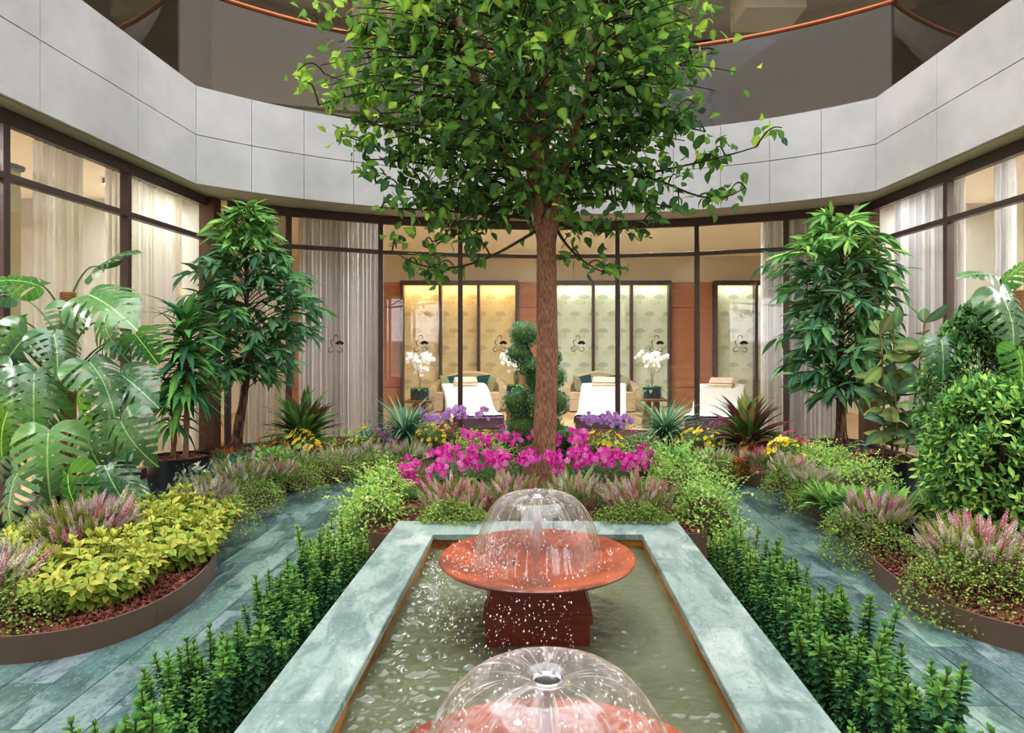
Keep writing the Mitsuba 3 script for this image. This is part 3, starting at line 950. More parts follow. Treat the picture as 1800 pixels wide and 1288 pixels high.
def fountain(cx, cy, which, seed):
    t = thing('fountain', f'rust-orange dish fountain on a dark red pedestal, {which}', 'fountain')
    pm = []
    for z0, z1, a, b in ((0.06, 0.355, 0.222, 0.222), (0.355, 0.395, 0.234, 0.232), (0.395, 0.50, 0.224, 0.198)):
        pts = [(sx * w, sy * w, z) for z, w in ((z0, a), (z1, b)) for sx in (-1, 1) for sy in (-1, 1)]
        pm.append(trimesh.convex.convex_hull(np.array(pts)))
    m = cat(*pm)
    m.apply_translation((cx, cy, 0))
    part(t, 'pedestal', mikit.ply(m, 'dark_rust'), label='dark red square pedestal')
    prof = [[0.0, 0.505], [0.2, 0.508], [0.33, 0.525], [0.425, 0.552], [0.441, 0.560], [0.446, 0.568], [0.441, 0.574], [0.425, 0.570], [0.33, 0.545], [0.2, 0.53], [0.0, 0.527]]
    m = lathe(prof, 96)
    m.apply_translation((cx, cy, 0))
    part(t, 'bowl', mikit.ply(m, 'rust', smooth=40), label='wide shallow rust-orange dish')
    m = lathe([[0, 0.52], [0.017, 0.52], [0.017, 0.82], [0, 0.82]], 32)
    m.apply_translation((cx, cy, 0))
    pipe = part(t, 'pipe', mikit.ply(m, 'steel', smooth=35), label='polished steel pipe')
    m = lathe([[0, 0.818], [0.018, 0.818], [0.03, 0.832], [0.034, 0.838], [0.034, 0.844], [0.030, 0.847], [0.026, 0.842], [0.0, 0.842]], 32)
    m.apply_translation((cx, cy, 0))
    part(pipe, 'nozzle', mikit.ply(m, 'steel', smooth=35), label='round steel nozzle cap')
    w = thing('water_dome', f'clear dome of falling water over {which}', 'water')
    put(w, bell([[0.034, 0.842], [0.07, 0.853], [0.12, 0.853], [0.17, 0.835], [0.215, 0.79], [0.25, 0.73], [0.272, 0.66], [0.286, 0.60], [0.294, 0.556]], cx, cy, 0.02))
    r = np.random.default_rng(seed)
    pos = []
    for _ in range(1100):        # splashes on the dish
        a, d = (r.random() * 2 * PI if r.random() < 0.55 else PI + r.normal() * 0.6), 0.43 * math.sqrt(r.random())
        if r.random() < 0.5:
            d = 0.276 + r.normal() * 0.05
        pos.append([cx + d * math.cos(a), cy + d * math.sin(a), 0.535 + 0.03 * (d / 0.4) ** 2 + abs(r.normal()) * 0.022])
    for _ in range(420):        # drops on the dome
        a, s = r.random() * 2 * PI, r.random()
        d, z = 0.05 + 0.225 * s ** 0.7, 0.857 - 0.28 * s ** 2.3
        pos.append([cx + d * math.cos(a), cy + d * math.sin(a), z])
    for _ in range(700):        # spray and drips off the left and front edge
        a = PI * (0.85 + 0.75 * r.random())
        d = 0.445 + abs(r.normal()) * 0.035
        pos.append([cx + d * math.cos(a), cy + d * math.sin(a), 0.31 + 0.25 * r.random()])
    pos = np.array(pos)
    ico = trimesh.creation.icosphere(subdivisions=1, radius=1.0)
    sc = 0.0010 + 0.0028 * r.random(len(pos)) ** 3
    m = frames(pos, r.normal(size=(len(pos), 3)) * 0.3 + [0, 0, 1], (1, 0, 0), sc)
    v, f, c = merge([(np.array(ico.vertices) * [0.9, 1.5, 0.9], np.array(ico.faces), np.ones((len(ico.vertices), 3)))], m, np.zeros(len(pos), int))
    d = thing('water_droplets', f'sparkling droplets around {which}', 'water droplets', kind='stuff')
    put(d, mikit.ply((v, f), 'droplet', smooth=True))


fountain(0.0, 3.09, 'the farther fountain, fully in view', 11)
fountain(0.02, 1.416, 'the nearer fountain cut by the lower edge', 12)

# ------------------------------------------------------------------ planting beds
BEDS = {}


def bed(name, label, outline, soil_z, edge_z, closed_edge, rocks, rock_area, seed):
    """closed_edge: indices of the outline that carry a metal edging."""
    t = thing(name, label, 'planting bed')
    poly = sg.Polygon(outline)
    part(t, 'soil', mikit.ply(prism(poly.buffer(-0.012), -0.02, soil_z), 'soil'))
    run = np.asarray([outline[i] for i in closed_edge], float)
    s = np.r_[0, np.cumsum(np.linalg.norm(np.diff(run, axis=0), axis=1))]
    sm = spline(np.c_[run, np.zeros(len(run))], max(12, int(s[-1] / 0.07)))[:, :2]
    side = 1 if poly.buffer(0.02).contains(sg.Point(*(sm[5] + 0.05 * np.array([-(sm[6] - sm[5])[1], (sm[6] - sm[5])[0]]) / np.linalg.norm(sm[6] - sm[5])))) else -1
    n = max(1, round(s[-1] / 1.1))
    cut = np.linspace(0, len(sm) - 1, n + 1).astype(int)
    for a, b in zip(cut[:-1], cut[1:]):
        seg = sm[a:b + 1].copy()
        seg[-1] -= unit(seg[-1] - seg[-2]) * 0.002
        part(t, 'edging', mikit.ply(strip(seg, 0.0, edge_z, 0.012, side), 'edging_metal'), label='brown metal edging')
    if rocks:
        r = np.random.default_rng(seed)
        area = poly.buffer(-0.035)
        if rock_area is not None:
            area = area.intersection(rock_area)
        x0, y0, x1, y1 = area.bounds
        pts = []
        import shapely
        while len(pts) < rocks:
            c = r.random((4000, 2)) * [x1 - x0, y1 - y0] + [x0, y0]
            pts += list(c[shapely.contains_xy(area, c[:, 0], c[:, 1])])
        pts = np.array(pts[:rocks])
        shapes = [rock_shape(k_) for k_ in range(5)]
        sc = 0.010 + 0.012 * r.random(rocks)
        m = frames(np.c_[pts, soil_z + 0.004 + 0.012 * r.random(rocks)], r.normal(size=(rocks, 3)), (0, 0, 1), sc)
        v, f, c = merge([(a, b, np.ones((len(a), 3))) for a, b in shapes], m, r.integers(0, 5, rocks))
        part(t, 'lava_gravel', mikit.ply((v, f), 'lava'), label='red-brown lava gravel', kind='stuff')
    BEDS[name] = poly
    return t


left_outline = [(-3.7, 3.75), (-3.3, 3.38), (-2.9, 3.25), (-2.59, 3.24), (-2.30, 3.33), (-2.12, 3.55), (-2.05, 3.9), (-2.10, 4.35), (-2.30, 4.85), (-2.52, 5.4), (-2.60, 5.9), (-2.52, 6.4), (-2.5, 6.75),
                (-3.2, 6.9), (-3.35, 6.2), (-3.45, 5.5), (-3.6, 4.8), (-3.8, 4.2)]
bed('planting_bed', 'kidney-shaped planting bed with brown metal edging on the left of the left path', left_outline, 0.10, 0.135, list(range(0, 13)), 5200, sg.box(-3.2, 3.2, -2.0, 5.2), 1)
right_outline = [(4.1, 3.2), (3.2, 3.08), (2.75, 3.18), (2.43, 3.34), (2.22, 3.62), (2.15, 4.0), (2.20, 4.5), (2.33, 5.1), (2.42, 5.7), (2.38, 6.3), (2.46, 6.8), (3.2, 7.0), (3.25, 6.3), (4.2, 6.0), (4.3, 4.2)]
bed('planting_bed', 'planting bed with brown metal edging on the right of the right path', right_outline, 0.10, 0.135, list(range(0, 11)), 4200, sg.box(2.0, 3.0, 3.2, 5.4), 2)
inner = [tuple(p) for p in (arc3((-4.30, 9.10), (0.0, 11.0), (4.5, 9.45), 30))]
back_outline = [(-4.35, 7.85), (-3.35, 7.45), (-2.75, 7.0), (-2.48, 6.95), (-2.36, 7.3), (-2.05, 7.5), (-1.6, 7.42), (-1.42, 7.28), (1.42, 7.28), (1.65, 7.38), (1.97, 7.42), (2.25, 7.3), (2.44, 7.02), (2.75, 7.08), (3.4, 7.5), (4.55, 7.95)] + inner[::-1]
bed('planting_bed', 'deep planting bed along the foot of the curved glass wall', back_outline, 0.11, 0.14, list(range(0, 16)), 0, None, 3)
center_outline = [(-1.16, 4.62), (-0.95, 4.545), (0.95, 4.545), (1.16, 4.62), (1.24, 7.25), (-1.24, 7.25)]
cb = bed('planting_bed', 'raised central planting bed around the tree trunk behind the basin', center_outline, 0.24, 0.25, [0, 5], 2600, sg.box(-1.2, 4.5, 1.2, 5.6), 4)
for a, b in (((1.24, 7.25), (1.16, 4.62)), ((1.16, 4.62), (0.95, 4.545)), ((-0.95, 4.545), (-1.16, 4.62))):
    part(cb, 'edging', mikit.ply(strip(np.linspace(a, b, 4), 0.0, 0.25, 0.012, -1), 'edging_metal'), label='brown metal edging')
for s, lab in ((-1, 'left'), (1, 'right')):
    o = [(s * 0.945, 0.6), (s * 1.42, 0.6), (s * 1.42, 4.55), (s * 0.945, 4.55)]
    bed('planting_bed', f'narrow planting strip between the basin and the {lab} path, holding the hedge', o, 0.03, 0.045, [1, 2], 900, None, 5 + s)
# ------------------------------------------------------------------ leaf and flower shapes
def leaf_set(cols, seed=0, **kw):
    r = np.random.default_rng(seed)
    out = []
    for c in cols:
        c = np.clip(np.asarray(c) * 1.45 + 0.004, 0, 0.8)
        kk = dict(kw)
        if 'droop' in kw:
            kk['droop'] = kw['droop'] * (0.6 + 0.8 * r.random())
        kk['rib'] = np.clip(np.asarray(c) * 1.5 + 0.02, 0, 1) if kw.get('rib', True) is True else kw['rib']
        out.append(leaf(col=c, **kk))
    return out


GREEN = srgb(62, 108, 48)
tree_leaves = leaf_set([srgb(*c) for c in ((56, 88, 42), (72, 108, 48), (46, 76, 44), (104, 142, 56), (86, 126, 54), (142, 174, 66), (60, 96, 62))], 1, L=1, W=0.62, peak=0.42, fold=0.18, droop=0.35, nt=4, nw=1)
ficus_leaves = leaf_set([srgb(*c) for c in ((62, 102, 66), (82, 124, 68), (52, 90, 62), (112, 152, 74), (92, 130, 90))], 2, L=1, W=0.25, peak=0.42, fold=0.2, droop=0.22, nt=5, nw=1)
strap_leaves = leaf_set([srgb(*c) for c in ((48, 96, 52), (64, 116, 56), (90, 138, 66), (42, 84, 56))], 3, L=1, W=0.2, peak=0.42, fold=0.2, droop=0.75, nt=8, nw=1)
rubber_leaves = leaf_set([srgb(*c) for c in ((76, 106, 66), (100, 116, 66), (68, 96, 72), (116, 136, 76), (92, 100, 62))], 4, L=1, W=0.5, peak=0.5, fold=0.16, droop=0.12, nt=7, nw=2, tipw=0.0)
laurel_dark = leaf_set([srgb(*c) for c in ((60, 96, 52), (74, 114, 56), (52, 86, 50), (94, 132, 60), (80, 116, 74))], 5, L=1, W=0.42, peak=0.48, fold=0.2, droop=0.15, nt=4, nw=1)
laurel_bright = leaf_set([srgb(*c) for c in ((84, 126, 56), (66, 108, 52), (110, 148, 64), (136, 168, 78), (56, 94, 50))], 6, L=1, W=0.44, peak=0.48, fold=0.2, droop=0.15, nt=4, nw=1)
sword_leaves = leaf_set([srgb(*c) for c in ((70, 108, 84), (88, 124, 94), (58, 92, 72), (110, 140, 108))], 7, L=1, W=0.055, peak=0.3, fold=0.35, droop=0.5, nt=5, nw=1, tipw=0.0)
calathea_leaves = leaf_set([srgb(*c) for c in ((58, 92, 46), (76, 114, 54), (80, 46, 42), (64, 50, 36), (96, 130, 60))], 8, L=1, W=0.17, peak=0.45, fold=0.2, droop=0.3, nt=7, nw=1, wave=0.05)
croton_leaves = leaf_set([srgb(*c) for c in ((62, 88, 44), (92, 44, 44), (76, 40, 44), (110, 92, 48), (72, 98, 48))], 9, L=1, W=0.17, peak=0.45, fold=0.2, droop=0.35, nt=7, nw=1, wave=0.05)
fern_leaves = leaf_set([srgb(*c) for c in ((70, 108, 48), (92, 128, 54), (56, 92, 44), (112, 144, 68))], 10, L=1, W=0.19, peak=0.62, fold=0.12, droop=0.45, nt=9, nw=1, wave=0.06)
hosta_leaves = leaf_set([srgb(*c) for c in ((74, 138, 64), (92, 152, 76), (60, 120, 60))], 11, L=1, W=0.52, peak=0.42, fold=0.18, droop=0.4, nt=6, nw=2)
poinsettia_leaves = leaf_set([srgb(*c) for c in ((44, 98, 66), (58, 112, 72))], 12, L=1, W=0.55, peak=0.38, fold=0.12, droop=0.25, nt=6, nw=2)
orchid_leaves = leaf_set([srgb(*c) for c in ((50, 100, 48), (66, 118, 58), (92, 136, 66))], 13, L=1, W=0.3, peak=0.5, fold=0.2, droop=0.45, nt=6, nw=2)
small_green = leaf_set([srgb(*c) for c in ((58, 98, 58), (72, 118, 66), (48, 84, 56), (92, 132, 74))], 14, L=1, W=0.55, peak=0.45, fold=0.15, droop=0.2, nt=2, nw=1)
small_bluegreen = leaf_set([srgb(*c) for c in ((62, 104, 82), (78, 122, 96), (52, 90, 74))], 15, L=1, W=0.55, peak=0.45, fold=0.15, droop=0.2, nt=2, nw=1)
small_lime = leaf_set([srgb(*c) for c in ((132, 164, 76), (152, 180, 94), (108, 146, 68), (170, 188, 116), (88, 126, 58))], 16, L=1, W=0.62, peak=0.45, fold=0.15, droop=0.2, nt=2, nw=1)
vine_leaves = leaf_set([srgb(*c) for c in ((88, 112, 50), (112, 134, 62), (70, 92, 44), (138, 156, 78))], 17, L=1, W=0.85, peak=0.5, fold=0.1, droop=0.1, nt=2, nw=1)
box_leaves = leaf_set([srgb(*c) for c in ((66, 108, 84), (86, 130, 100), (54, 92, 72), (108, 148, 114))], 18, L=1, W=0.5, peak=0.5, fold=0.15, droop=0.1, nt=2, nw=1)
needle = leaf_set([srgb(*c) for c in ((92, 120, 62), (116, 140, 74), (80, 98, 56))], 19, L=1, W=0.09, peak=0.4, fold=0.1, droop=0.2, nt=2, nw=1)


def stem_mesh(paths, radius, col, sides=5):
    """Tubes joined into one coloured mesh."""
    ms = [tube(p, np.linspace(radius, radius * 0.55, len(p)) if np.isscalar(radius) else radius, sides) for p in paths]
    m = cat(*ms)
    return np.array(m.vertices), np.array(m.faces), np.tile(np.asarray(col, float), (len(m.vertices), 1))


def stems(parent, paths, radius, bsdf, name='stem', one=False, sides=6):
    if one:
        m = cat(*[tube(p, np.linspace(radius, radius * 0.5, len(p)), sides) for p in paths])
        part(parent, name, mikit.ply(m, bsdf, smooth=True))
    else:
        for p in paths:
            part(parent, name, mikit.ply(tube(p, np.linspace(radius, radius * 0.5, len(p)), sides), bsdf, smooth=True))


def pot(parent, x, y, r0, r1, h, bsdf, fill='lava', label=None, fill_name='pebbles'):
    prof = [[0, 0], [r0, 0], [r0 + 0.006, 0.01], [r1, h - 0.02], [r1 + 0.008, h - 0.015], [r1 + 0.008, h], [r1 - 0.012, h], [r1 - 0.016, h - 0.05], [0, h - 0.05]]
    m = lathe(prof, 48)
    m.apply_translation((x, y, 0))
    part(parent, 'pot', mikit.ply(m, bsdf, smooth=35), label=label)
    r = np.random.default_rng(int(abs(x) * 1000))
    n = 160
    a, d = r.random(n) * 2 * PI, (r1 - 0.035) * np.sqrt(r.random(n))
    mats = frames(np.c_[x + d * np.cos(a), y + d * np.sin(a), np.full(n, h - 0.035) + 0.015 * r.random(n)], r.normal(size=(n, 3)), (0, 0, 1), 0.016 + 0.014 * r.random(n))
    v, f, c = merge([(*rock_shape(k_), np.ones((len(rock_shape(k_)[0]), 3))) for k_ in range(3)], mats, r.integers(0, 3, n))
    disc = trimesh.creation.cylinder(radius=r1 - 0.018, height=0.02, sections=32)
    disc.apply_translation((x, y, h - 0.04))
    part(parent, fill_name, mikit.ply((np.vstack([v, disc.vertices]), np.vstack([f, disc.faces + len(v)])), fill), label='red-brown lava pebbles' if fill == 'lava' else None, kind='stuff')


# ------------------------------------------------------------------ the big tree
def big_tree():
    r = np.random.default_rng(21)
    cx, cy = 0.05, 6.2
    t = thing('tree', 'tall broadleaf tree with a straight brown trunk and dense dark green crown behind the fountains', 'tree')
    zs = np.r_[np.linspace(0.22, 2.45, 34), 2.55, 2.66, 2.75]
    rad = np.interp(zs, [0.2, 0.32, 0.5, 1.4, 2.35, 2.5, 2.66, 2.75], [0.165, 0.125, 0.108, 0.098, 0.086, 0.09, 0.13, 0.12])
    pts = np.c_[cx + np.interp(zs, [0.2, 1.5, 2.7], [0.0, 0.04, 0.03]), np.full(len(zs), cy), zs]
    m = tube(pts, rad, 40)
    nn = unit(np.array(m.vertices) - np.c_[np.full(len(m.vertices), cx + 0.02), np.full(len(m.vertices), cy), np.array(m.vertices)[:, 2]])
    m.vertices = m.vertices + nn * 0.012 * (meshkit.fbm(np.array(m.vertices) * [14, 14, 5], 3, 2) - 0.5)[:, None]
    part(t, 'trunk', mikit.ply(m, 'tree_bark', smooth=True), label='straight brown trunk with fissured bark')

    def rmax(z, az):
        left = np.interp(z, [2.5, 2.9, 3.1, 3.5, 4.0, 4.6, 5.6, 6.3], [0.35, 1.0, 1.4, 1.75, 2.0, 1.95, 1.35, 0.4])
        right = np.interp(z, [2.5, 2.9, 3.1, 3.5, 4.0, 4.6, 5.6, 6.3], [0.35, 0.9, 1.2, 1.45, 1.85, 1.9, 1.4, 0.4])
        return left if math.cos(az) < 0 else right
    limbs = []
    for az, lean, top in ((2.7, 0.75, 5.2), (0.3, 0.55, 5.3), (1.4, 0.6, 5.0), (4.3, 0.7, 4.8), (5.6, 0.5, 5.2), (3.6, 0.35, 5.8), (0.9, 0.1, 6.0)):
        b = np.array([cx + 0.06 * math.cos(az), cy + 0.06 * math.sin(az), 2.62])
        e = np.array([cx + lean * 1.5 * math.cos(az), cy + lean * 1.3 * math.sin(az), top])
        mid = (b + e) / 2 + [0.25 * math.cos(az + 1), 0.25 * math.sin(az + 1), 0.25]
        p = bezier(b, mid, e, 14)
        limbs.append(p)
        part(t, 'limb', mikit.ply(tube(p, np.linspace(0.045, 0.012, 14), 10), 'tree_bark', smooth=True))
    allp = np.vstack(limbs)
    twigs, lp, ld = [], [], []

    def cluster(c, start, n, spread=0.16, hang=0.45):
        c = np.asarray(c, float)
        mid = (c + start) / 2 + [0, 0, 0.10 + 0.1 * r.random()]
        p = bezier(start, mid, c, 8)
        twigs.append(p)
        out = unit(c - start)
        for i in range(n):
            s = 0.5 + 0.5 * r.random() ** 0.6
            q = p[min(7, int(s * 7))] + r.normal(size=3) * spread * [1, 1, 0.7]
            d = unit(out * 0.5 + r.normal(size=3) * 0.75 + [0, 0, -hang * (0.3 + r.random())])
            lp.append(q)
            ld.append(d)
    n = 0
    while n < 800:
        z = 2.65 + 3.5 * r.random() ** 0.85
        az = r.random() * 2 * PI
        R = rmax(z, az)
        k_ = r.random() ** 0.45
        c = np.array([cx - 0.1 + R * k_ * math.cos(az), cy + R * k_ * math.sin(az) * 0.92, z + 0.12 * r.normal()])
        if c[2] < 2.75 and r.random() < 0.6:
            continue
        if z < 3.1 and abs(c[0] - cx) < 0.25 and r.random() < 0.5:
            continue
        d = np.linalg.norm((allp - (c + [0, 0, 0.3 - 0.0]) + [0, 0, 0.55 * k_]) * [1, 1, 1.2], axis=1)
        cluster(c, allp[np.argmin(d)], 13)
        n += 1
    # branches that reach out on their own
    for pts, m_ in (([(985, 340), (1120, 308), (1230, 285), (1330, 258)], 7), ([(1060, 330), (1160, 318), (1230, 345), (1310, 330)], 5), ([(1100, 260), (1170, 225), (1240, 232)], 6),
                    ([(955, 398), (880, 442), (800, 470), (690, 440)], 7), ([(975, 395), (1005, 440), (1060, 478)], 4), ([(940, 385), (800, 372), (670, 365)], 7), ([(975, 390), (1060, 405), (1130, 392)], 5),
                    ([(900, 300), (700, 270), (600, 235)], 6), ([(900, 120), (700, 70), (560, 50)], 7), ([(930, 350), (760, 340), (660, 320)], 7), ([(900, 330), (760, 290), (640, 280)], 8), ([(900, 300), (720, 235), (580, 200)], 8), ([(920, 360), (800, 350), (740, 320)], 7), ([(930, 300), (720, 190), (570, 130)], 8), ([(930, 370), (840, 400), (760, 425)], 7), ([(1000, 300), (1120, 250), (1220, 180)], 8), ([(1000, 350), (1090, 350), (1180, 365)], 7), ([(1000, 200), (1150, 130), (1260, 90)], 8), ([(860, 200), (680, 160), (560, 185)], 7)):
        dep = np.linspace(6.2, 5.75 + 0.5 * r.random(), len(pts))
        p = spline([at(u, v, y) for (u, v), y in zip(pts, dep)], 14)
        part(t, 'branch', mikit.ply(tube(p, np.linspace(0.016, 0.005, 14), 7), 'twig_bark', smooth=True))
        for i in range(m_):
            s = p[min(13, int((0.35 + 0.65 * (i + 1) / m_) * 13))]
            cluster(s + r.normal(size=3) * [0.11, 0.11, 0.07], s, 11, 0.07)
    stems(t, twigs, 0.008, 'twig_bark', 'twigs', one=True, sides=4)
    labels[f'{t}__twigs'] = {'kind': 'stuff'}
    lp, ld = np.array(lp), np.array(ld)
    up = unit(r.normal(size=(len(lp), 3)) * 0.45 + [0, -0.15, 1])
    # young, paler leaves sit at the outside of the upper crown
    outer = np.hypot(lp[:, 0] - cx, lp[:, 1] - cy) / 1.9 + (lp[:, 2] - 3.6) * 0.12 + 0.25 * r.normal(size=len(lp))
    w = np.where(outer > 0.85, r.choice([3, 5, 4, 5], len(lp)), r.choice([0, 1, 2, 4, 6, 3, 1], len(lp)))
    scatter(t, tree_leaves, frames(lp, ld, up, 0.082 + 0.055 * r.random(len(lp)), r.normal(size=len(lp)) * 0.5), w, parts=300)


big_tree()


# ------------------------------------------------------------------ slender ficus trees
def ficus(label, bx, by, base_z, lean, prof, branches, seed, pot_kind):
    """prof: [(height, left reach, right reach)]"""
    r = np.random.default_rng(seed)
    t = thing('ficus_tree', label, 'plant')
    top = prof[-1][0]
    pts = spline([(bx, by, base_z), (bx + lean * 0.4, by, base_z + 0.35), (bx + lean, by, base_z + 0.8), (bx + lean * 1.3, by - 0.03, (base_z + top) / 2 + 0.2), (bx + lean * 1.4, by, top)], 30)
    rad = np.interp(pts[:, 2], [base_z, base_z + 0.12, base_z + 0.7, top], [0.11, 0.065, 0.045, 0.006])
    m = tube(pts, rad, 14)
    m.vertices = m.vertices + 0.02 * (meshkit.fbm(np.array(m.vertices) * [12, 12, 5], 3, seed) - 0.5)[:, None] * np.array([1, 1, 0])
    part(t, 'trunk', mikit.ply(m, 'ficus_bark', smooth=True))
    hs = np.array([p[0] for p in prof])
    lp, ld, tw = [], [], []
    for i in range(branches):
        z = prof[0][0] + (top - prof[0][0]) * ((i + r.random()) / branches)
        az = i * 2.4 + r.normal() * 0.3
        R = np.interp(z, hs, [p[1] if math.cos(az) < 0 else p[2] for p in prof]) * (0.55 + 0.5 * r.random())
        s = np.array([np.interp(z - 0.22 * R, pts[:, 2], pts[:, 0]), by, max(z - 0.3 * R, base_z + 0.45)])
        e = np.array([s[0] + R * math.cos(az), by + R * math.sin(az) * 0.8, z - 0.05 * R])
        p = bezier(s, (s + e) / 2 + [0, 0, 0.32 * R + 0.05], e, 9)
        tw.append(p)
        n = max(6, int(9 + 10 * R))
        for k_ in range(n):
            q = 0.3 + 0.7 * (k_ + r.random()) / n
            x = p[int(q * 8)] * (1 - (q * 8) % 1) + p[min(8, int(q * 8) + 1)] * ((q * 8) % 1)
            dr_ = unit(p[min(8, int(q * 8) + 1)] - p[max(0, int(q * 8) - 1)])
            side = unit(np.cross(dr_, [0, 0, 1])) * (1 if k_ % 2 else -1)
            lp.append(x)
            ld.append(unit(dr_ * 0.6 + side * (0.8 * (1 - 0.5 * q)) + [0, 0, 0.25 - 0.75 * r.random()] + r.normal(size=3) * 0.22))
    stems(t, tw, 0.007, 'twig_bark', 'branches', one=True, sides=4)
    labels[f'{t}__branches'] = {'kind': 'stuff'}
    lp, ld = np.array(lp), np.array(ld)
    w = np.where(lp[:, 2] > top - 0.55, r.choice([1, 3, 3, 1], len(lp)), r.choice([0, 1, 2, 4, 0], len(lp)))
    scatter(t, ficus_leaves, frames(lp, ld, unit(r.normal(size=(len(lp), 3)) * 0.3 + [0, -0.25, 1]), 0.21 + 0.1 * r.random(len(lp)), r.normal(size=len(lp)) * 0.3), w, parts=300, bsdf='gloss_foliage')
    if pot_kind:
        pot(t, bx, by, 0.2, 0.29, 0.33, 'grey_pot', 'soil', label='wide blue-grey plastic pot', fill_name='potting_soil')
    else:
        m = lathe([[0, 0.1], [0.2, 0.1], [0.24, 0.16], [0.2, 0.225], [0.1, 0.26], [0, 0.28]], 30)
        m.vertices += 0.03 * (meshkit.fbm(np.array(m.vertices) * 9, 3, 4) - 0.5)[:, None]
        m.apply_translation((bx, by, 0))
        part(t, 'root_ball', mikit.ply(m, 'soil', smooth=True), label='bare dark root ball')


ficus('slender narrow-leaved ficus tree with a bare root ball in the left corner of the glass', -3.79, 8.5, 0.2, 0.12,
      [(1.05, 0.45, 0.5), (1.5, 0.75, 0.75), (2.0, 0.85, 1.05), (2.45, 0.8, 0.75), (2.75, 0.55, 0.5), (3.0, 0.45, 0.3), (3.25, 0.15, 0.15)], 112, 31, False)
ficus('dense narrow-leaved ficus tree in a blue-grey pot before the right end of the curved glass', 3.72, 8.3, 0.3, 0.0,
      [(0.85, 0.3, 0.2), (1.2, 0.75, 0.6), (1.7, 0.75, 0.75), (2.2, 0.75, 0.7), (2.6, 0.95, 0.7), (2.85, 0.7, 0.6), (3.1, 0.3, 0.3)], 125, 32, True)


# ------------------------------------------------------------------ strap-leaved dracaena in a black pot
def dracaena():
    r = np.random.default_rng(41)
    t = thing('dracaena', 'strap-leaved dracaena with two canes in a large black pot by the left glass', 'plant')
    x, y = -3.65, 6.9
    pot(t, x, y, 0.27, 0.295, 0.39, 'black_pot', label='glossy black pot')
    lp, ld, sc = [], [], []
    for cxx, cyy, h, nl, z0 in ((x + 0.07, y - 0.02, 1.78, 150, 0.95), (x - 0.08, y + 0.02, 1.05, 52, 0.66)):
        p = spline([(cxx, cyy, 0.34), (cxx + 0.015, cyy, h * 0.55), (cxx, cyy - 0.01, h)], 12)
        m = tube(p, 0.026 + 0.004 * np.sin(np.arange(12) * 2.5), 10)
        part(t, 'cane', mikit.ply(m, 'tan_cane', smooth=True))
        for i in range(nl):
            s = (i + r.random()) / nl
            z = z0 + (h - z0) * s
            az = i * 2.4
            el = 0.25 + 0.85 * s ** 2 + 0.3 * r.normal()
            lp.append([cxx, cyy, z])
            ld.append([math.cos(az) * math.cos(el), math.sin(az) * math.cos(el), math.sin(el)])
            sc.append((0.44 if nl > 60 else 0.32) * (0.8 + 0.3 * r.random()))
    lp.append([x, y, 1.6])
    ld.append([-0.25, -0.1, 1])
    sc.append(0.42)
    scatter(t, strap_leaves, frames(lp, ld, (0, 0, 1), sc), parts=180, bsdf='gloss_foliage')


dracaena()


# ------------------------------------------------------------------ rubber plant
def rubber_plant():
    r = np.random.default_rng(43)
    t = thing('rubber_plant', 'rubber plant with big oval olive leaves on tall canes in a black pot', 'plant')
    x, y = 3.6, 6.85
    pot(t, x, y, 0.2, 0.23, 0.38, 'black_pot', label='plain black pot')
    lp, ld, sc = [], [], []
    for dx, dy, tx, h, n in ((-0.1, 0, -0.14, 1.72, 27), (0.02, 0.08, 0.05, 1.78, 27), (0.08, -0.06, 0.28, 1.85, 27), (-0.02, -0.1, -0.06, 1.1, 14)):
        p = spline([(x + dx, y + dy, 0.33), (x + (dx + tx) / 2 + 0.02, y + dy, 0.33 + h * 0.4), (x + tx, y + dy * 1.4, h)], 14)
        part(t, 'cane', mikit.ply(tube(p, np.linspace(0.014, 0.008, 14), 8), 'tan_cane', smooth=True))
        for i in range(n):
            s = 0.18 + 0.82 * (i + 0.5) / n
            q = p[min(13, int(s * 13))]
            az = i * 2.4 + dx * 20
            el = -0.05 + 0.3 * r.normal() + (0.95 if i > n - 4 else 0)
            lp.append(q)
            ld.append([math.cos(az) * math.cos(el), math.sin(az) * math.cos(el), math.sin(el)])
            sc.append(0.24 + 0.08 * r.random())
    scatter(t, rubber_leaves, frames(lp, ld, unit(r.normal(size=(len(lp), 3)) * 0.3 + [0, -0.7, 1]), sc, r.normal(size=len(lp)) * 0.5), parts=120, bsdf='gloss_foliage')


rubber_plant()


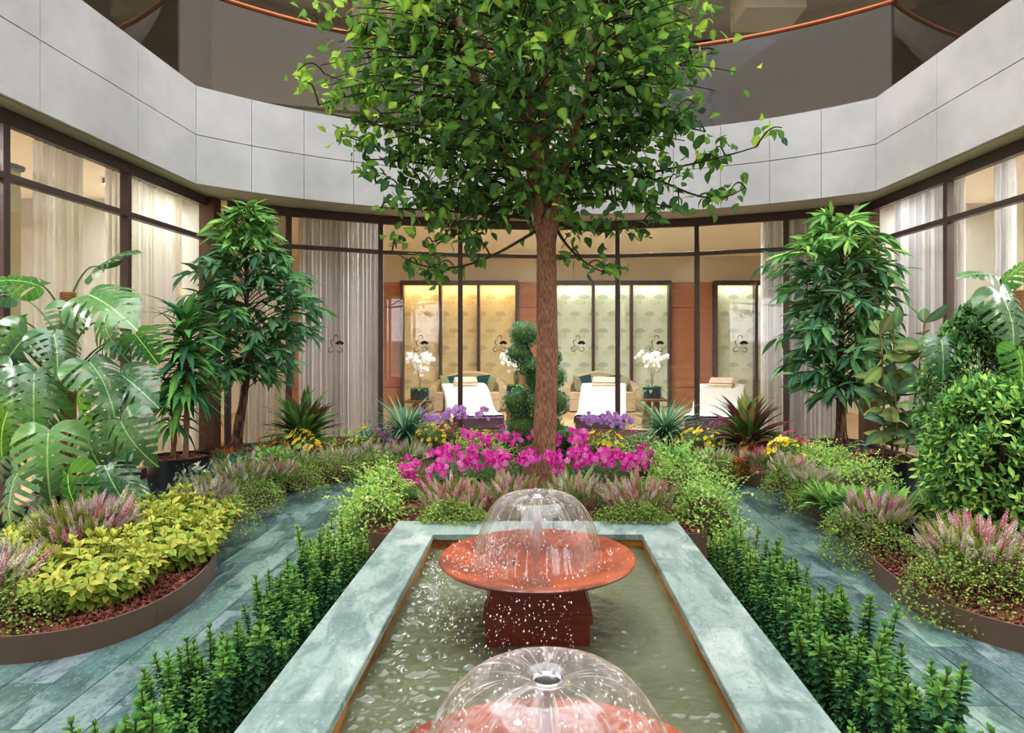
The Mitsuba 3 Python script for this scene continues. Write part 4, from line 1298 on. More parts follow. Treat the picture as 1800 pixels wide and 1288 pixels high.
# ------------------------------------------------------------------ split-leaf monsteras on coir poles
def monstera_leaf(seed):
    r = np.random.default_rng(seed)
    a = np.linspace(0, 2 * PI, 90)
    # a heart: broad lobes either side of the petiole, pointed tip at y = 1
    x = 0.47 * np.sin(a) ** 3 * 1.05
    y = 0.42 * np.cos(a) - 0.13 * np.cos(2 * a) - 0.07 * np.cos(3 * a)
    y = (y - y.min()) / (y.max() - y.min())
    y = 1 - y
    shape = sg.Polygon(np.c_[x, (y * 1.22 - 0.22)]).buffer(0)
    cuts = []
    for s in (-1, 1):
        for k_ in range(6):
            y0 = -0.06 + 0.148 * k_ + 0.02 * r.normal()
            xi = 0.10 + 0.07 * r.random() - 0.008 * k_
            ye = y0 + 0.20 + 0.03 * r.random()
            w_ = 0.03 + 0.028 * r.random()
            cuts.append(sg.Polygon([(s * xi, y0 + 0.03), (s * (xi + 0.08), y0 + 0.05), (s * 0.62, ye), (s * 0.62, ye + 0.02 + w_), (s * (xi + 0.1), y0 + 0.07 + w_), (s * (xi + 0.01), y0 + 0.045)]))
        for k_ in range(3):
            cuts.append(sg.Point(s * 0.065, 0.08 + 0.2 * k_ + 0.04 * r.random()).buffer(0.016))
    from shapely import union_all
    shape = shape.difference(union_all(cuts).buffer(0.004)).buffer(0.008).buffer(-0.008)
    if shape.geom_type != 'Polygon':
        shape = max(shape.geoms, key=lambda g: g.area)
    shape = shape.simplify(0.006)
    v, f = trimesh.creation.triangulate_polygon(shape, engine='earcut')
    v = np.c_[v, np.zeros(len(v))]
    v, f = trimesh.remesh.subdivide_to_size(v, f, 0.13, max_iter=6)
    m = trimesh.Trimesh(v, f)
    v, f = np.array(m.vertices), np.array(m.faces)
    if np.cross(v[f[:, 1]] - v[f[:, 0]], v[f[:, 2]] - v[f[:, 0]])[:, 2].mean() < 0:
        f = f[:, ::-1]
    uv = v[:, :2].copy()
    x, y = v[:, 0], v[:, 1]
    v[:, 2] = 0.3 * np.abs(x) - 1.25 * x ** 2 - (0.32 + 0.15 * r.random()) * np.maximum(y, 0) ** 2 - 0.2 * np.minimum(y, 0) ** 2 + 0.03 * np.sin(y * 16) * np.abs(x)
    v[:, 1] = y * (1 - 0.12 * np.maximum(y, 0))
    return v, f, uv


MON = [monstera_leaf(k_) for k_ in range(5)]
MON_PLY = [copies_of(mikit.ply((v, f), 'monstera_leaf', smooth=True, uv=uv)) for v, f, uv in MON]
MON_YOUNG = [copies_of(mikit.ply((v, f), 'monstera_young', smooth=True, uv=uv)) for v, f, uv in MON]


def monstera(label, px_, py_, pole_h, leaves, seed, potted=True):
    """leaves: (u, v, depth offset, size, azimuth the tip points to in the picture plane (degrees, -90 = down), tilt of the face towards the viewer 0..1)"""
    r = np.random.default_rng(seed)
    t = thing('monstera', label, 'plant')
    z0 = 0.0
    m = lathe([[0, z0], [0.055, z0], [0.058, pole_h * 0.5], [0.055, pole_h - 0.01], [0.045, pole_h], [0, pole_h]], 24)
    m.apply_translation((px_, py_, 0))
    part(t, 'pole', mikit.ply(m, 'coir', smooth=40), label='brown coir-wrapped pole')
    if potted:
        pot(t, px_, py_, 0.2, 0.23, 0.36, 'black_pot', 'soil', label='black pot', fill_name='potting_soil')
    paths = []
    for i, (u, v, dy, size, ang, face) in enumerate(leaves):
        y = py_ + dy
        base = at(u, v, y)
        a = math.radians(ang)
        d = unit(np.array([math.cos(a), -0.25 - 0.35 * r.random(), math.sin(a)]))
        nrm = unit(np.array([0.35 * r.normal(), -0.75 * face, 1.1 - 0.75 * face]))
        mat = frames(base, d, nrm, size * 0.88)[0]
        part(t, 'leaf', (MON_YOUNG if i % 4 == 2 else MON_PLY)[i % 5], to_world=mat)
        s = np.array([px_, py_, np.clip(base[2] - 0.25 - 0.3 * r.random(), 0.4, pole_h - 0.05)])
        paths.append(bezier(s, (s + base) / 2 + [0, 0, 0.22], base, 10))
    stems(t, paths, 0.009, 'green_stem', 'petiole', sides=6)


LEFT_MON = [(160, 520, -0.35, 0.62, -15, 0.55), (175, 470, 0.1, 0.5, 35, 0.5), (62, 500, -0.2, 0.42, 160, 0.4), (25, 520, 0.15, 0.4, 120, 0.4), (45, 590, -0.4, 0.5, -120, 0.6), (95, 590, -0.5, 0.42, -50, 0.45),
            (25, 560, 0.0, 0.45, -160, 0.5), (185, 570, 0.0, 0.45, -60, 0.6), (160, 640, -0.5, 0.5, -40, 0.55), (215, 600, -0.1, 0.36, -10, 0.45), (240, 590, -0.15, 0.36, -40, 0.5), (215, 660, -0.35, 0.48, -25, 0.5),
            (60, 660, -0.55, 0.5, -70, 0.65), (20, 650, -0.5, 0.45, -110, 0.6), (140, 690, -0.45, 0.42, -80, 0.65), (80, 710, -0.5, 0.46, -100, 0.65), (190, 710, -0.45, 0.46, -70, 0.6), (215, 745, -0.55, 0.48, -55, 0.65),
            (20, 710, -0.55, 0.46, -100, 0.6), (85, 765, -0.7, 0.56, -80, 0.75), (150, 750, -0.5, 0.46, -70, 0.7), (30, 835, -0.7, 0.52, -95, 0.75), (120, 840, -0.75, 0.52, -70, 0.7), (185, 820, -0.5, 0.46, -50, 0.65),
            (200, 770, -0.3, 0.42, -40, 0.6), (10, 780, -0.5, 0.42, -110, 0.6), (170, 880, -0.4, 0.42, -60, 0.65), (60, 890, -0.5, 0.4, -100, 0.65), (125, 545, -0.3, 0.36, -80, 0.5), (215, 850, -0.3, 0.4, -40, 0.6),
            (10, 600, -0.3, 0.46, -120, 0.6), (110, 640, -0.3, 0.4, -110, 0.6), (200, 520, 0.2, 0.4, -20, 0.4), (60, 450, 0.3, 0.0001, 0, 0)]
LEFT_MON = [l for l in LEFT_MON if l[3] > 0.01]
monstera('big split-leaf monstera climbing a brown coir pole in front of the left glass', -3.78, 5.45, 1.95, LEFT_MON, 51)
RIGHT_MON = [(1760, 520, -0.2, 0.56, -75, 0.75), (1745, 485, 0.2, 0.42, 165, 0.4), (1770, 490, 0.1, 0.36, 60, 0.4), (1655, 600, 0.0, 0.4, -100, 0.6), (1800, 560, -0.1, 0.42, -80, 0.6), (1690, 590, 0.1, 0.36, -150, 0.5), (1790, 620, -0.3, 0.45, -90, 0.6),
             (1830, 540, 0.0, 0.45, -40, 0.6), (1840, 640, 0.0, 0.45, -60, 0.6)]
monstera('split-leaf monstera on a brown coir pole at the far right behind the clipped bushes', 4.03, 5.65, 1.98, RIGHT_MON, 52)


# ------------------------------------------------------------------ laurels, topiary
def bush(key, label, cx, cy, z0, h, prof, sprigs, leaves, size, protos, seed, parts, bsdf='gloss_foliage', per=7, bark=True, cat_='bush', fill=0.6):
    """A bush of leafy sprigs on a turned envelope; prof: (relative height, radius)."""
    r = np.random.default_rng(seed)
    t = thing(key, label, cat_)
    lp, ld, tw = [], [], []
    ph, pr = zip(*prof)
    for i in range(sprigs):
        s = r.random()
        az = r.random() * 2 * PI
        R = np.interp(s, ph, pr)
        k_ = fill + (1 - fill) * r.random() ** 0.5
        R = R * k_ * (0.9 + 0.25 * meshkit.noise(np.array([[math.cos(az) * 2 + 5, math.sin(az) * 2 + 5, s * 5]]), seed)[0])
        e = np.array([cx + R * math.cos(az), cy + R * math.sin(az), z0 + s * h])
        out = unit(np.array([math.cos(az), math.sin(az), 0.5 + 1.2 * s]))
        b = e - out * 0.12
        tw.append(np.array([b - [0.5 * (b[0] - cx), 0.5 * (b[1] - cy), 0.1], b, e]))
        for j in range(per):
            q = (j + 0.5) / per
            a2 = j * 2.4 + az
            side = unit(np.cross(out, [math.cos(a2), math.sin(a2), 0.3]))
            lp.append(b + (e - b) * q)
            ld.append(unit(out * (0.35 + 0.5 * q) + side + r.normal(size=3) * 0.2))
    if bark:
        for i in range(3):
            a = i * 2.1 + seed
            p = spline([(cx + 0.04 * math.cos(a), cy + 0.04 * math.sin(a), max(0.08, z0 - 0.25)), (cx + 0.06 * math.cos(a), cy + 0.06 * math.sin(a), z0 + h * 0.4), (cx + 0.1 * math.cos(a), cy + 0.1 * math.sin(a), z0 + h * 0.9)], 8)
            part(t, 'stem', mikit.ply(tube(p, np.linspace(0.02, 0.006, 8), 7), 'ficus_bark', smooth=True))
        stems(t, tw, 0.003, 'twig_bark', 'twigs', one=True, sides=3)
        labels[f'{t}__twigs'] = {'kind': 'stuff'}
    lp, ld = np.array(lp), np.array(ld)
    scatter(t, protos, frames(lp, ld, unit(r.normal(size=(len(lp), 3)) * 0.4 + [0, -0.2, 1]), size * (0.7 + 0.6 * r.random(len(lp))), r.normal(size=len(lp)) * 0.3), None, parts=parts, bsdf=bsdf)
    return t


bush('laurel_bush', 'tall dark laurel bush with a pointed top, right of the rubber plant', 3.74, 5.75, 0.25, 1.62, [(0, 0.4), (0.3, 0.48), (0.6, 0.44), (0.85, 0.3), (1, 0.1)], 950, 7, 0.068, laurel_dark, 61, 250)
bush('laurel_bush', 'full bright green laurel bush in front of the tall dark one on the right', 3.18, 4.75, 0.2, 1.1, [(0, 0.34), (0.3, 0.46), (0.7, 0.40), (0.9, 0.26), (1, 0.1)], 820, 7, 0.064, laurel_bright, 62, 300)
bush('laurel_bush', 'green laurel bush cut by the right edge of the photograph', 3.72, 4.85, 0.18, 1.0, [(0, 0.34), (0.4, 0.44), (0.8, 0.32), (1, 0.1)], 560, 7, 0.068, laurel_dark, 63, 150)


def topiary():
    r = np.random.default_rng(71)
    t = thing('cloud_topiary', 'cloud-pruned blue-green topiary tree half hidden behind the big trunk', 'plant')
    y = 8.6
    balls = [(922, 588, 27, 22), (912, 622, 22, 15), (935, 645, 26, 15), (975, 628, 12, 12), (945, 668, 26, 18), (972, 662, 24, 20), (913, 708, 29, 25), (945, 705, 24, 20), (975, 708, 26, 22), (920, 752, 34, 28), (960, 745, 30, 22), (950, 690, 20, 14), (985, 765, 24, 14)]
    for u, v, ru, rv in balls:
        c = at(u, v, y + 0.1 * r.normal())
        a, b = ru * y / FOCAL, rv * y / FOCAL
        n = int(2600 * (a + b))
        d = unit(r.normal(size=(n, 3)))
        p = c + d * [a, a, b] * (0.86 + 0.16 * r.random((n, 1)))
        mats = frames(p, unit(d + r.normal(size=(n, 3)) * 0.6), (0, 0, 1), 0.028 + 0.016 * r.random(n))
        pad = part(t, 'pad', colored(merge(box_leaves, mats, r.integers(0, 4, n)), 'foliage'))
        core = trimesh.creation.icosphere(subdivisions=2, radius=1.0)
        core.vertices = core.vertices * [a * 0.84, a * 0.84, b * 0.84] + c
        part(pad, 'inner_twigs', mikit.ply(core, 'green_stem', smooth=True))
    p = spline([at(945, 780, y), at(950, 720, y), at(940, 660, y), at(925, 600, y)], 14)
    part(t, 'trunk', mikit.ply(tube(p, np.linspace(0.035, 0.016, 14), 8), 'tan_cane', smooth=True))
    q = spline([at(940, 640, y), at(930, 618, y), at(912, 618, y)], 6)
    part(t, 'branch', mikit.ply(tube(q, np.linspace(0.016, 0.008, 6), 6), 'tan_cane', smooth=True))


topiary()


# ------------------------------------------------------------------ rosette and broad-leaved plants
def rosette(key, label, x, y, z0, n, size, protos, seed, lo=0.1, hi=1.35, cat_='plant', pot_=None, stem_h=0.0, bsdf='gloss_foliage', spread=0.03, parts=300):
    r = np.random.default_rng(seed)
    t = thing(key, label, cat_)
    i = np.arange(n)
    az = i * 2.4 + 0.4 * r.normal(size=n)
    el = lo + (hi - lo) * (i / n) ** 1.0 + 0.12 * r.normal(size=n)
    d = np.stack([np.cos(az) * np.cos(el), np.sin(az) * np.cos(el), np.sin(el)], 1)
    p = np.array([x, y, z0]) + np.c_[spread * np.cos(az), spread * np.sin(az), stem_h * (i / n)]
    scatter(t, protos, frames(p, d, (0, 0, 1), size * (0.75 + 0.45 * r.random(n)), 0.2 * r.normal(size=n)), None, parts=parts, bsdf=bsdf)
    if pot_:
        m = lathe([[0, 0], [0.075, 0], [0.095, 0.12], [0.1, 0.12], [0.1, 0.14], [0.085, 0.14], [0.08, 0.115], [0, 0.115]], 28)
        m.apply_translation((x, y, z0 - 0.13))
        part(t, 'pot', mikit.ply(m, 'terracotta', smooth=35), label='small terracotta-coloured pot')
    else:
        m = trimesh.creation.icosphere(subdivisions=2, radius=1.0)
        m.vertices = m.vertices * [spread + 0.02, spread + 0.02, 0.05 + stem_h / 2] + [x, y, z0 + stem_h / 2 - 0.01]
        part(t, 'crown', mikit.ply(m, 'green_stem', smooth=True))
    return t


rosette('yucca', 'spiky blue-green yucca rosette left of the first lounger', -1.72, 8.8, 0.33, 230, 0.60, sword_leaves, 81, 0.05, 1.4, pot_=True)
rosette('yucca', 'spiky blue-green yucca rosette in front of the side table on the right', 1.66, 8.8, 0.33, 230, 0.58, sword_leaves, 82, 0.05, 1.4, pot_=True)
rosette('calathea', 'bushy calathea with green and maroon leaves in front of the grey sheer curtain', -2.92, 8.45, 0.3, 120, 0.46, calathea_leaves, 83, 0.35, 1.5, pot_=True, spread=0.07, stem_h=0.22)
rosette('croton', 'croton with maroon, orange and green leaves on the right, before the third lounger', 2.55, 8.2, 0.28, 120, 0.46, croton_leaves, 84, 0.35, 1.5, pot_=True, spread=0.07, stem_h=0.22)
rosette('fern', 'bright green tongue fern with arching fronds beside the right laurel bush', 2.68, 5.3, 0.2, 300, 0.21, fern_leaves, 85, 0.35, 1.4, spread=0.17)
rosette('fern', 'second bright green tongue fern nearest the right path', 2.50, 5.65, 0.18, 230, 0.19, fern_leaves, 86, 0.35, 1.4, spread=0.13)
rosette('hosta', 'broad-leaved green hosta behind the lime foliage on the right of the orchids', 1.55, 7.75, 0.2, 16, 0.28, hosta_leaves, 87, 0.15, 1.1, spread=0.05)
rosette('hosta', 'second broad-leaved green hosta, nearer the right path', 1.78, 7.65, 0.18, 16, 0.27, hosta_leaves, 88, 0.1, 1.2, spread=0.05)
rosette('poinsettia', 'dark-leaved plant at the foot of the left ficus tree', -3.3, 8.1, 0.22, 14, 0.26, poinsettia_leaves, 89, 0.05, 0.9, spread=0.05)
rosette('poinsettia', 'dark broad-leaved plant between the left ficus and the calathea', -3.02, 8.6, 0.26, 14, 0.26, poinsettia_leaves, 90, 0.05, 0.9, spread=0.05)
rosette('hosta', 'pale blue-green hosta at the foot of the grey sheer curtain', -2.22, 8.8, 0.25, 12, 0.24, leaf_set([srgb(118, 160, 140), srgb(96, 140, 120)], 5, L=1, W=0.5, peak=0.4, fold=0.15, droop=0.3, nt=5, nw=1), 91, 0.1, 0.9, spread=0.04)
# ------------------------------------------------------------------ heathers
def spike(col, seed):
    """A heather spike along +y, 1 long: a thin stem set with tiny bells."""
    r = np.random.default_rng(seed)
    col = np.asarray(col, float)
    parts_ = []
    s = tube([[0, 0, 0], [0.01, 0.5, 0.01], [0, 1, 0]], [0.02, 0.015, 0.008], 4, cap=False)
    parts_.append((np.array(s.vertices), np.array(s.faces), np.tile(srgb(112, 116, 66), (len(s.vertices), 1))))
    n = 46
    for i in range(n):
        q = 0.22 + 0.78 * i / n
        a = i * 2.4
        w = 0.095 * (1 - 0.75 * max(0, q - 0.55) / 0.45)
        p = np.array([0.018 * math.cos(a), q, 0.018 * math.sin(a)])
        d = np.array([math.cos(a), 0.75, math.sin(a)])
        m = frames(p, d, (0, 0, 1), w)[0]
        b = (np.array([[-0.38, 0, 0], [0.38, 0, 0], [0.3, 1, 0.2], [-0.3, 1, 0.2], [0, 0.5, 0.5]]), np.array([[0, 1, 4], [1, 2, 4], [2, 3, 4], [3, 0, 4]]),
             np.tile(np.clip(col * (0.75 + 0.5 * r.random()), 0, 1), (5, 1)))
        parts_.append(moved(b, m))
    return join(parts_)


SPIKE = {'rose': [spike(srgb(*c), k_) for k_, c in enumerate([(228, 160, 182), (236, 192, 202), (214, 130, 158), (240, 212, 216)])],
         'white': [spike(srgb(*c), k_ + 5) for k_, c in enumerate([(238, 230, 210), (222, 220, 180), (242, 236, 228), (206, 212, 160)])],
         'mauve': [spike(srgb(*c), k_ + 10) for k_, c in enumerate([(206, 180, 186), (218, 196, 198), (192, 164, 166), (216, 206, 196)])],
         'magenta': [spike(srgb(*c), k_ + 15) for k_, c in enumerate([(200, 60, 120), (220, 90, 140), (176, 48, 104)])],
         'coral': [spike(srgb(*c), k_ + 20) for k_, c in enumerate([(228, 184, 174), (236, 206, 190), (216, 160, 156)])],
         'green': [spike(srgb(*c), k_ + 25) for k_, c in enumerate([(150, 160, 84), (176, 180, 100)])]}
MIX = {'pink and white': ('rose', 'white', 'green', 'mauve', ), 'dusky mauve': ('mauve', 'green', 'mauve', 'white'), 'white and green': ('white', 'white', 'green', 'coral'), 'coral and white': ('coral', 'white', 'rose', 'green'),
       'pink': ('rose', 'rose', 'mauve', 'green'), 'magenta': ('magenta', 'magenta', 'rose', 'green'), 'pale': ('white', 'mauve', 'white', 'rose')}


def heather(label, x, y, z, rad, h, mixn, n, seed):
    r = np.random.default_rng(seed)
    t = thing('heather', label, 'flowers')
    n = int(n * 1.7)
    az, q = r.random(n) * 2 * PI, np.sqrt(r.random(n))
    tilt = 0.08 + 0.5 * q
    base = np.array([x, y, z]) + np.c_[0.78 * rad * q * np.cos(az), 0.78 * rad * q * np.sin(az), h * (0.5 - 0.25 * q ** 2) + 0.10 * h * r.normal(size=n)]
    d = np.stack([np.cos(az) * np.sin(tilt), np.sin(az) * np.sin(tilt), np.cos(tilt)], 1) + 0.17 * r.normal(size=(n, 3))
    ln = h * (0.3 + 0.24 * r.random(n))
    sector = ((az / (2 * PI) * 4 + r.normal(size=n) * 0.9).astype(int)) % 4
    for s in sorted(set(MIX[mixn])):
        pick = np.array([MIX[mixn][k_] == s for k_ in sector])
        if pick.any():
            scatter(t, SPIKE[s], frames(base[pick], d[pick], (0, 0, 1), ln[pick]), None, parts=int(pick.sum()), name='flower_spike', bsdf='petal')
    m = 700
    a2, q2 = r.random(m) * 2 * PI, np.sqrt(r.random(m))
    p2 = np.array([x, y, z]) + np.c_[0.85 * rad * q2 * np.cos(a2), 0.85 * rad * q2 * np.sin(a2), h * (0.05 + 0.55 * r.random(m))]
    d2 = np.stack([np.cos(a2) * (0.4 + q2), np.sin(a2) * (0.4 + q2), 0.5 + r.random(m)], 1)
    part(t, 'foliage', colored(merge(needle, frames(p2, d2, (0, 0, 1), 0.05 + 0.05 * r.random(m)), r.integers(0, len(needle), m)), 'foliage'), kind='stuff')
    return t


def vine(label, x, y, z, rx, ry, h, n, seed, toward=(0, -1), spill=0.0, size=0.017):
    """Wire vine: a low tangle of tiny round leaves that spills down on one side."""
    r = np.random.default_rng(seed)
    t = thing('wire_vine', label, 'plant')
    n = int(n * 2.0)
    a, q = r.random(n) * 2 * PI, np.sqrt(r.random(n))
    wob = 0.55 + 0.95 * meshkit.noise(np.c_[np.cos(a) * 2.3 + seed, np.sin(a) * 2.3, np.full(n, 0.5)], seed)
    p = np.stack([x + rx * wob * q * np.cos(a), y + ry * wob * q * np.sin(a), z + h * np.sqrt(np.maximum(0, 1 - q ** 2)) * (0.3 + 0.7 * r.random(n))], 1)
    p[:, 2] += 0.07 * (meshkit.noise(np.c_[p[:, :2] * 14, np.full(n, 0.2)], seed + 1) - 0.5)
    p += 0.018 * r.normal(size=(n, 3))
    if spill:
        over = ((p[:, 0] - x) * toward[0] + (p[:, 1] - y) * toward[1])
        p[:, 2] -= np.maximum(0, over - 0.04) * spill * 1.1
        p = p[p[:, 2] > 0.012 + 0.03 * r.random(n) ** 3]
        n = len(p)
    d = r.normal(size=(n, 3)) + [toward[0], toward[1], 0.4]
    part(t, 'foliage', colored(merge(vine_leaves, frames(p, d, unit(r.normal(size=(n, 3)) * 0.5 + [0, -0.4, 1]), size * (0.7 + 0.6 * r.random(n))), r.integers(0, 4, n)), 'foliage'), kind='stuff')
    tw = []
    for _ in range(26):
        i, j = r.integers(0, n, 2)
        e = p[i]
        s = np.array([x, y, z + 0.3 * h]) + r.normal(size=3) * 0.03
        tw.append(bezier(s, (s + e) / 2 + [0, 0, 0.06], e, 5))
    part(t, 'stems', mikit.ply(cat(*[tube(w, 0.0016, 3, cap=False) for w in tw]), 'ficus_bark', smooth=True), kind='stuff')


# label, x, y, z, radius, height, colours, spikes
for i, row in enumerate([
        ('large pink and white heather behind the variegated shrubs on the left', -3.02, 4.55, 0.16, 0.36, 0.36, 'pink and white', 150),
        ('pale pink heather at the left edge in front of the variegated shrubs', -2.95, 3.62, 0.14, 0.28, 0.36, 'pale', 90),
        ('dusky mauve heather right of the variegated shrubs beside the left path', -2.72, 5.55, 0.15, 0.26, 0.33, 'dusky mauve', 44),
        ('mauve heather with green tips halfway along the left path', -2.78, 6.3, 0.17, 0.28, 0.32, 'dusky mauve', 44),
        ('bright pink heather at the bend of the left path', -2.55, 6.65, 0.16, 0.22, 0.26, 'pink', 40),
        ('wide pale mauve heather in front of the yellow flowers on the left', -2.62, 7.45, 0.13, 0.32, 0.26, 'dusky mauve', 46),
        ('pale green and mauve heather right of the yellow flowers on the left', -2.3, 7.75, 0.13, 0.3, 0.24, 'pale', 44),
        ('mauve heather in front of the left yucca', -1.95, 7.95, 0.13, 0.3, 0.27, 'dusky mauve', 44),
        ('second mauve heather in front of the left yucca, nearer the magenta orchids', -1.5, 7.9, 0.13, 0.3, 0.27, 'dusky mauve', 44),
        ('white and coral heather behind the left end of the basin rim', -0.60, 4.92, 0.26, 0.30, 0.32, 'coral and white', 60),
        ('coral heather half hidden behind the far water dome', -0.20, 5.1, 0.26, 0.26, 0.32, 'coral and white', 50),
        ('white and green heather right of the far water dome', 0.28, 5.05, 0.26, 0.27, 0.33, 'white and green', 54),
        ('pink and cream heather behind the right end of the basin rim', 0.72, 4.92, 0.26, 0.31, 0.33, 'coral and white', 64),
        ('dusky mauve heather with pale tips left of the croton', 1.98, 7.55, 0.13, 0.28, 0.27, 'dusky mauve', 46),
        ('small magenta heather in front of the croton', 2.34, 7.2, 0.2, 0.16, 0.24, 'magenta', 44),
        ('white and mauve heather on the right path edge below the yellow pansies', 2.52, 6.75, 0.18, 0.24, 0.28, 'pale', 46),
        ('dusky heather between the white heather and the tongue ferns on the right', 2.52, 6.2, 0.18, 0.24, 0.26, 'dusky mauve', 44),
        ('pink and white heather below the tongue ferns on the right path', 2.42, 4.85, 0.16, 0.24, 0.32, 'pink and white', 100),
        ('large pink and white heather in front of the bright laurel bush', 2.62, 4.05, 0.16, 0.34, 0.36, 'pink and white', 130),
        ('pink heather cut by the right edge of the photograph', 3.05, 3.9, 0.16, 0.24, 0.34, 'pink', 50)]):
    heather(*row, seed=100 + i)

for i, row in enumerate([
        ('wire vine trailing over the bed edge at the lower left corner', -2.76, 3.42, 0.13, 0.34, 0.26, 0.22, 1300, (0.3, -1), 0.8),
        ('wire vine spilling onto the left path beside the variegated shrubs', -2.44, 5.35, 0.12, 0.2, 0.25, 0.2, 700, (1, -0.3), 0.6),
        ('wire vine below the mauve heather halfway along the left path', -2.55, 6.1, 0.12, 0.24, 0.3, 0.2, 1100, (1, -0.3), 0.5),
        ('wire vine at the bend of the left path below the bright pink heather', -2.35, 6.75, 0.12, 0.26, 0.25, 0.2, 800, (1, -0.4), 0.5),
        ('dark wire vine below the wide pale mauve heather', -2.3, 7.3, 0.12, 0.34, 0.22, 0.24, 1100, (0.3, -1), 0.5),
        ('wire vine mound at the far end of the left path', -1.8, 7.55, 0.12, 0.34, 0.22, 0.2, 900, (0, -1), 0.4),
        ('wire vine lapping over the rim below the white and coral heather', -0.56, 4.57, 0.31, 0.28, 0.15, 0.15, 1300, (0, -1), 0.0),
        ('wire vine around the heathers behind the far water dome', 0.02, 4.85, 0.28, 0.24, 0.14, 0.12, 600, (0, -1), 0.0),
        ('wire vine lapping over the rim below the pink and cream heather', 0.68, 4.57, 0.31, 0.30, 0.15, 0.15, 1400, (0, -1), 0.0),
        ('wire vine below the dusky heather left of the croton', 1.95, 7.35, 0.12, 0.3, 0.2, 0.22, 1000, (0, -1), 0.4),
        ('wire vine spilling onto the right path below the white and mauve heather', 2.40, 6.6, 0.12, 0.24, 0.26, 0.24, 1000, (-1, -0.3), 0.6),
        ('dark wire vine below the dusky heather by the tongue ferns', 2.40, 6.0, 0.12, 0.2, 0.26, 0.2, 900, (-1, -0.2), 0.5),
        ('long wire vine trailing onto the right path below the ferns', 2.26, 4.75, 0.13, 0.28, 0.40, 0.22, 1900, (-1, -0.4), 0.75),
        ('big wire vine hanging over the edging at the lower right', 2.50, 3.74, 0.13, 0.44, 0.36, 0.27, 3000, (-0.5, -1), 0.75),
        ('wire vine at the right edge behind the big heather', 3.0, 3.95, 0.12, 0.34, 0.2, 0.24, 900, (0, -1), 0.2)]):
    vine(*row[:8], seed=200 + i, toward=row[8], spill=row[9])


# ------------------------------------------------------------------ variegated shrubs and the clipped hedge rows
def sprig(cols, edge_cols, levels, per, lsize, seed, stem_h=1.0, tip_cols=None, open_=0.9):
    """An upright sprig along +y, 1 long, with whorls of small leaves."""
    r = np.random.default_rng(seed)
    out = []
    s = tube([[0, 0, 0], [0.01, 0.5, 0.005], [0, 1, 0]], [0.016, 0.012, 0.006], 4, cap=False)
    out.append((np.array(s.vertices), np.array(s.faces), np.tile(srgb(92, 110, 58), (len(s.vertices), 1))))
    for i in range(levels):
        q = 0.06 + 0.92 * i / (levels - 1)
        for j in range(per):
            a = j * 2 * PI / per + i * PI / per + 0.25 * r.normal()
            el = -0.1 + open_ * q ** 3 + 0.2 * r.normal() + (0.5 if i == levels - 1 else 0)
            d = np.array([math.cos(a) * math.cos(el), math.sin(el), math.sin(a) * math.cos(el)])
            c = np.clip(cols[r.integers(len(cols))] * 1.15, 0, 1)
            if tip_cols is not None and q > 0.8:
                c = tip_cols[r.integers(len(tip_cols))]
            e = edge_cols[r.integers(len(edge_cols))] if edge_cols else None
            l = leaf(L=1, W=0.56, peak=0.5, fold=0.22, droop=0.22, nt=3 if edge_cols is None else 4, nw=1 if edge_cols is None else 2, col=c, edge=e)
            out.append(moved(l, frames([0, q, 0], d, (0, 1, 0), lsize * (0.75 + 0.4 * r.random()) * (0.75 if q > 0.9 else 1))[0]))
    return join(out)


HEDGE = [sprig([srgb(*c) for c in ((50, 92, 58), (62, 106, 62), (42, 80, 54), (72, 114, 72))], None, 22, 5, 0.105, 300 + k_, tip_cols=[srgb(84, 130, 62), srgb(104, 148, 72)]) for k_ in range(4)]
LIMEHEDGE = [sprig([srgb(*c) for c in ((80, 122, 62), (100, 140, 70), (68, 108, 60))], None, 22, 5, 0.10, 310 + k_, tip_cols=[srgb(132, 168, 84), srgb(152, 182, 98)]) for k_ in range(3)]
GOLD = [sprig([srgb(*c) for c in ((104, 142, 60), (126, 158, 64), (148, 172, 72))], [srgb(*c) for c in ((212, 192, 70), (222, 206, 96), (196, 178, 60))], 8, 4, 0.26, 320 + k_, tip_cols=[srgb(150, 182, 90), srgb(196, 200, 104)], open_=0.8) for k_ in range(4)]


def shrub_of_sprigs(key, label, x, y, z, rad, h, protos, n, seed, group=None, bsdf='gloss_foliage', spread=0.55, cat_='shrub', lo=0.75, name='sprig'):
    r = np.random.default_rng(seed)
    t = thing(key, label, cat_, group)
    i = np.arange(n)
    q, az = np.sqrt((i + 0.5) / n), i * 2.4 + r.random() * 6
    p = np.array([x, y, z]) + np.c_[rad * q * np.cos(az), rad * q * np.sin(az), np.zeros(n)]
    d = np.c_[spread * q * np.cos(az), spread * q * np.sin(az), np.ones(n)] + 0.07 * r.normal(size=(n, 3))
    hh = h * (lo + (1.08 - lo) * r.random(n)) * (1 - 0.25 * q * (spread > 0.3))
    scatter(t, protos, frames(p, d, (0, -1, 0.2), hh, r.random(n) * 6.28), None, parts=n, name=name, bsdf=bsdf)
    return t


for i, row in enumerate([('variegated gold-and-green shrub at the front of the left bed', -2.52, 3.82, 0.1, 0.22, 0.34, 46),
                         ('variegated gold-and-green shrub in the middle of the left bed', -2.42, 4.42, 0.1, 0.22, 0.34, 46),
                         ('variegated gold-and-green shrub at the back of the left bed beside the path', -2.62, 4.95, 0.1, 0.24, 0.36, 50),
                         ('variegated gold-and-green shrub between the monstera and the pink heather', -3.36, 4.35, 0.1, 0.2, 0.30, 36)]):
    shrub_of_sprigs('variegated_shrub', *row[:6], GOLD, int(row[6] * 1.3), 330 + i, spread=0.8)

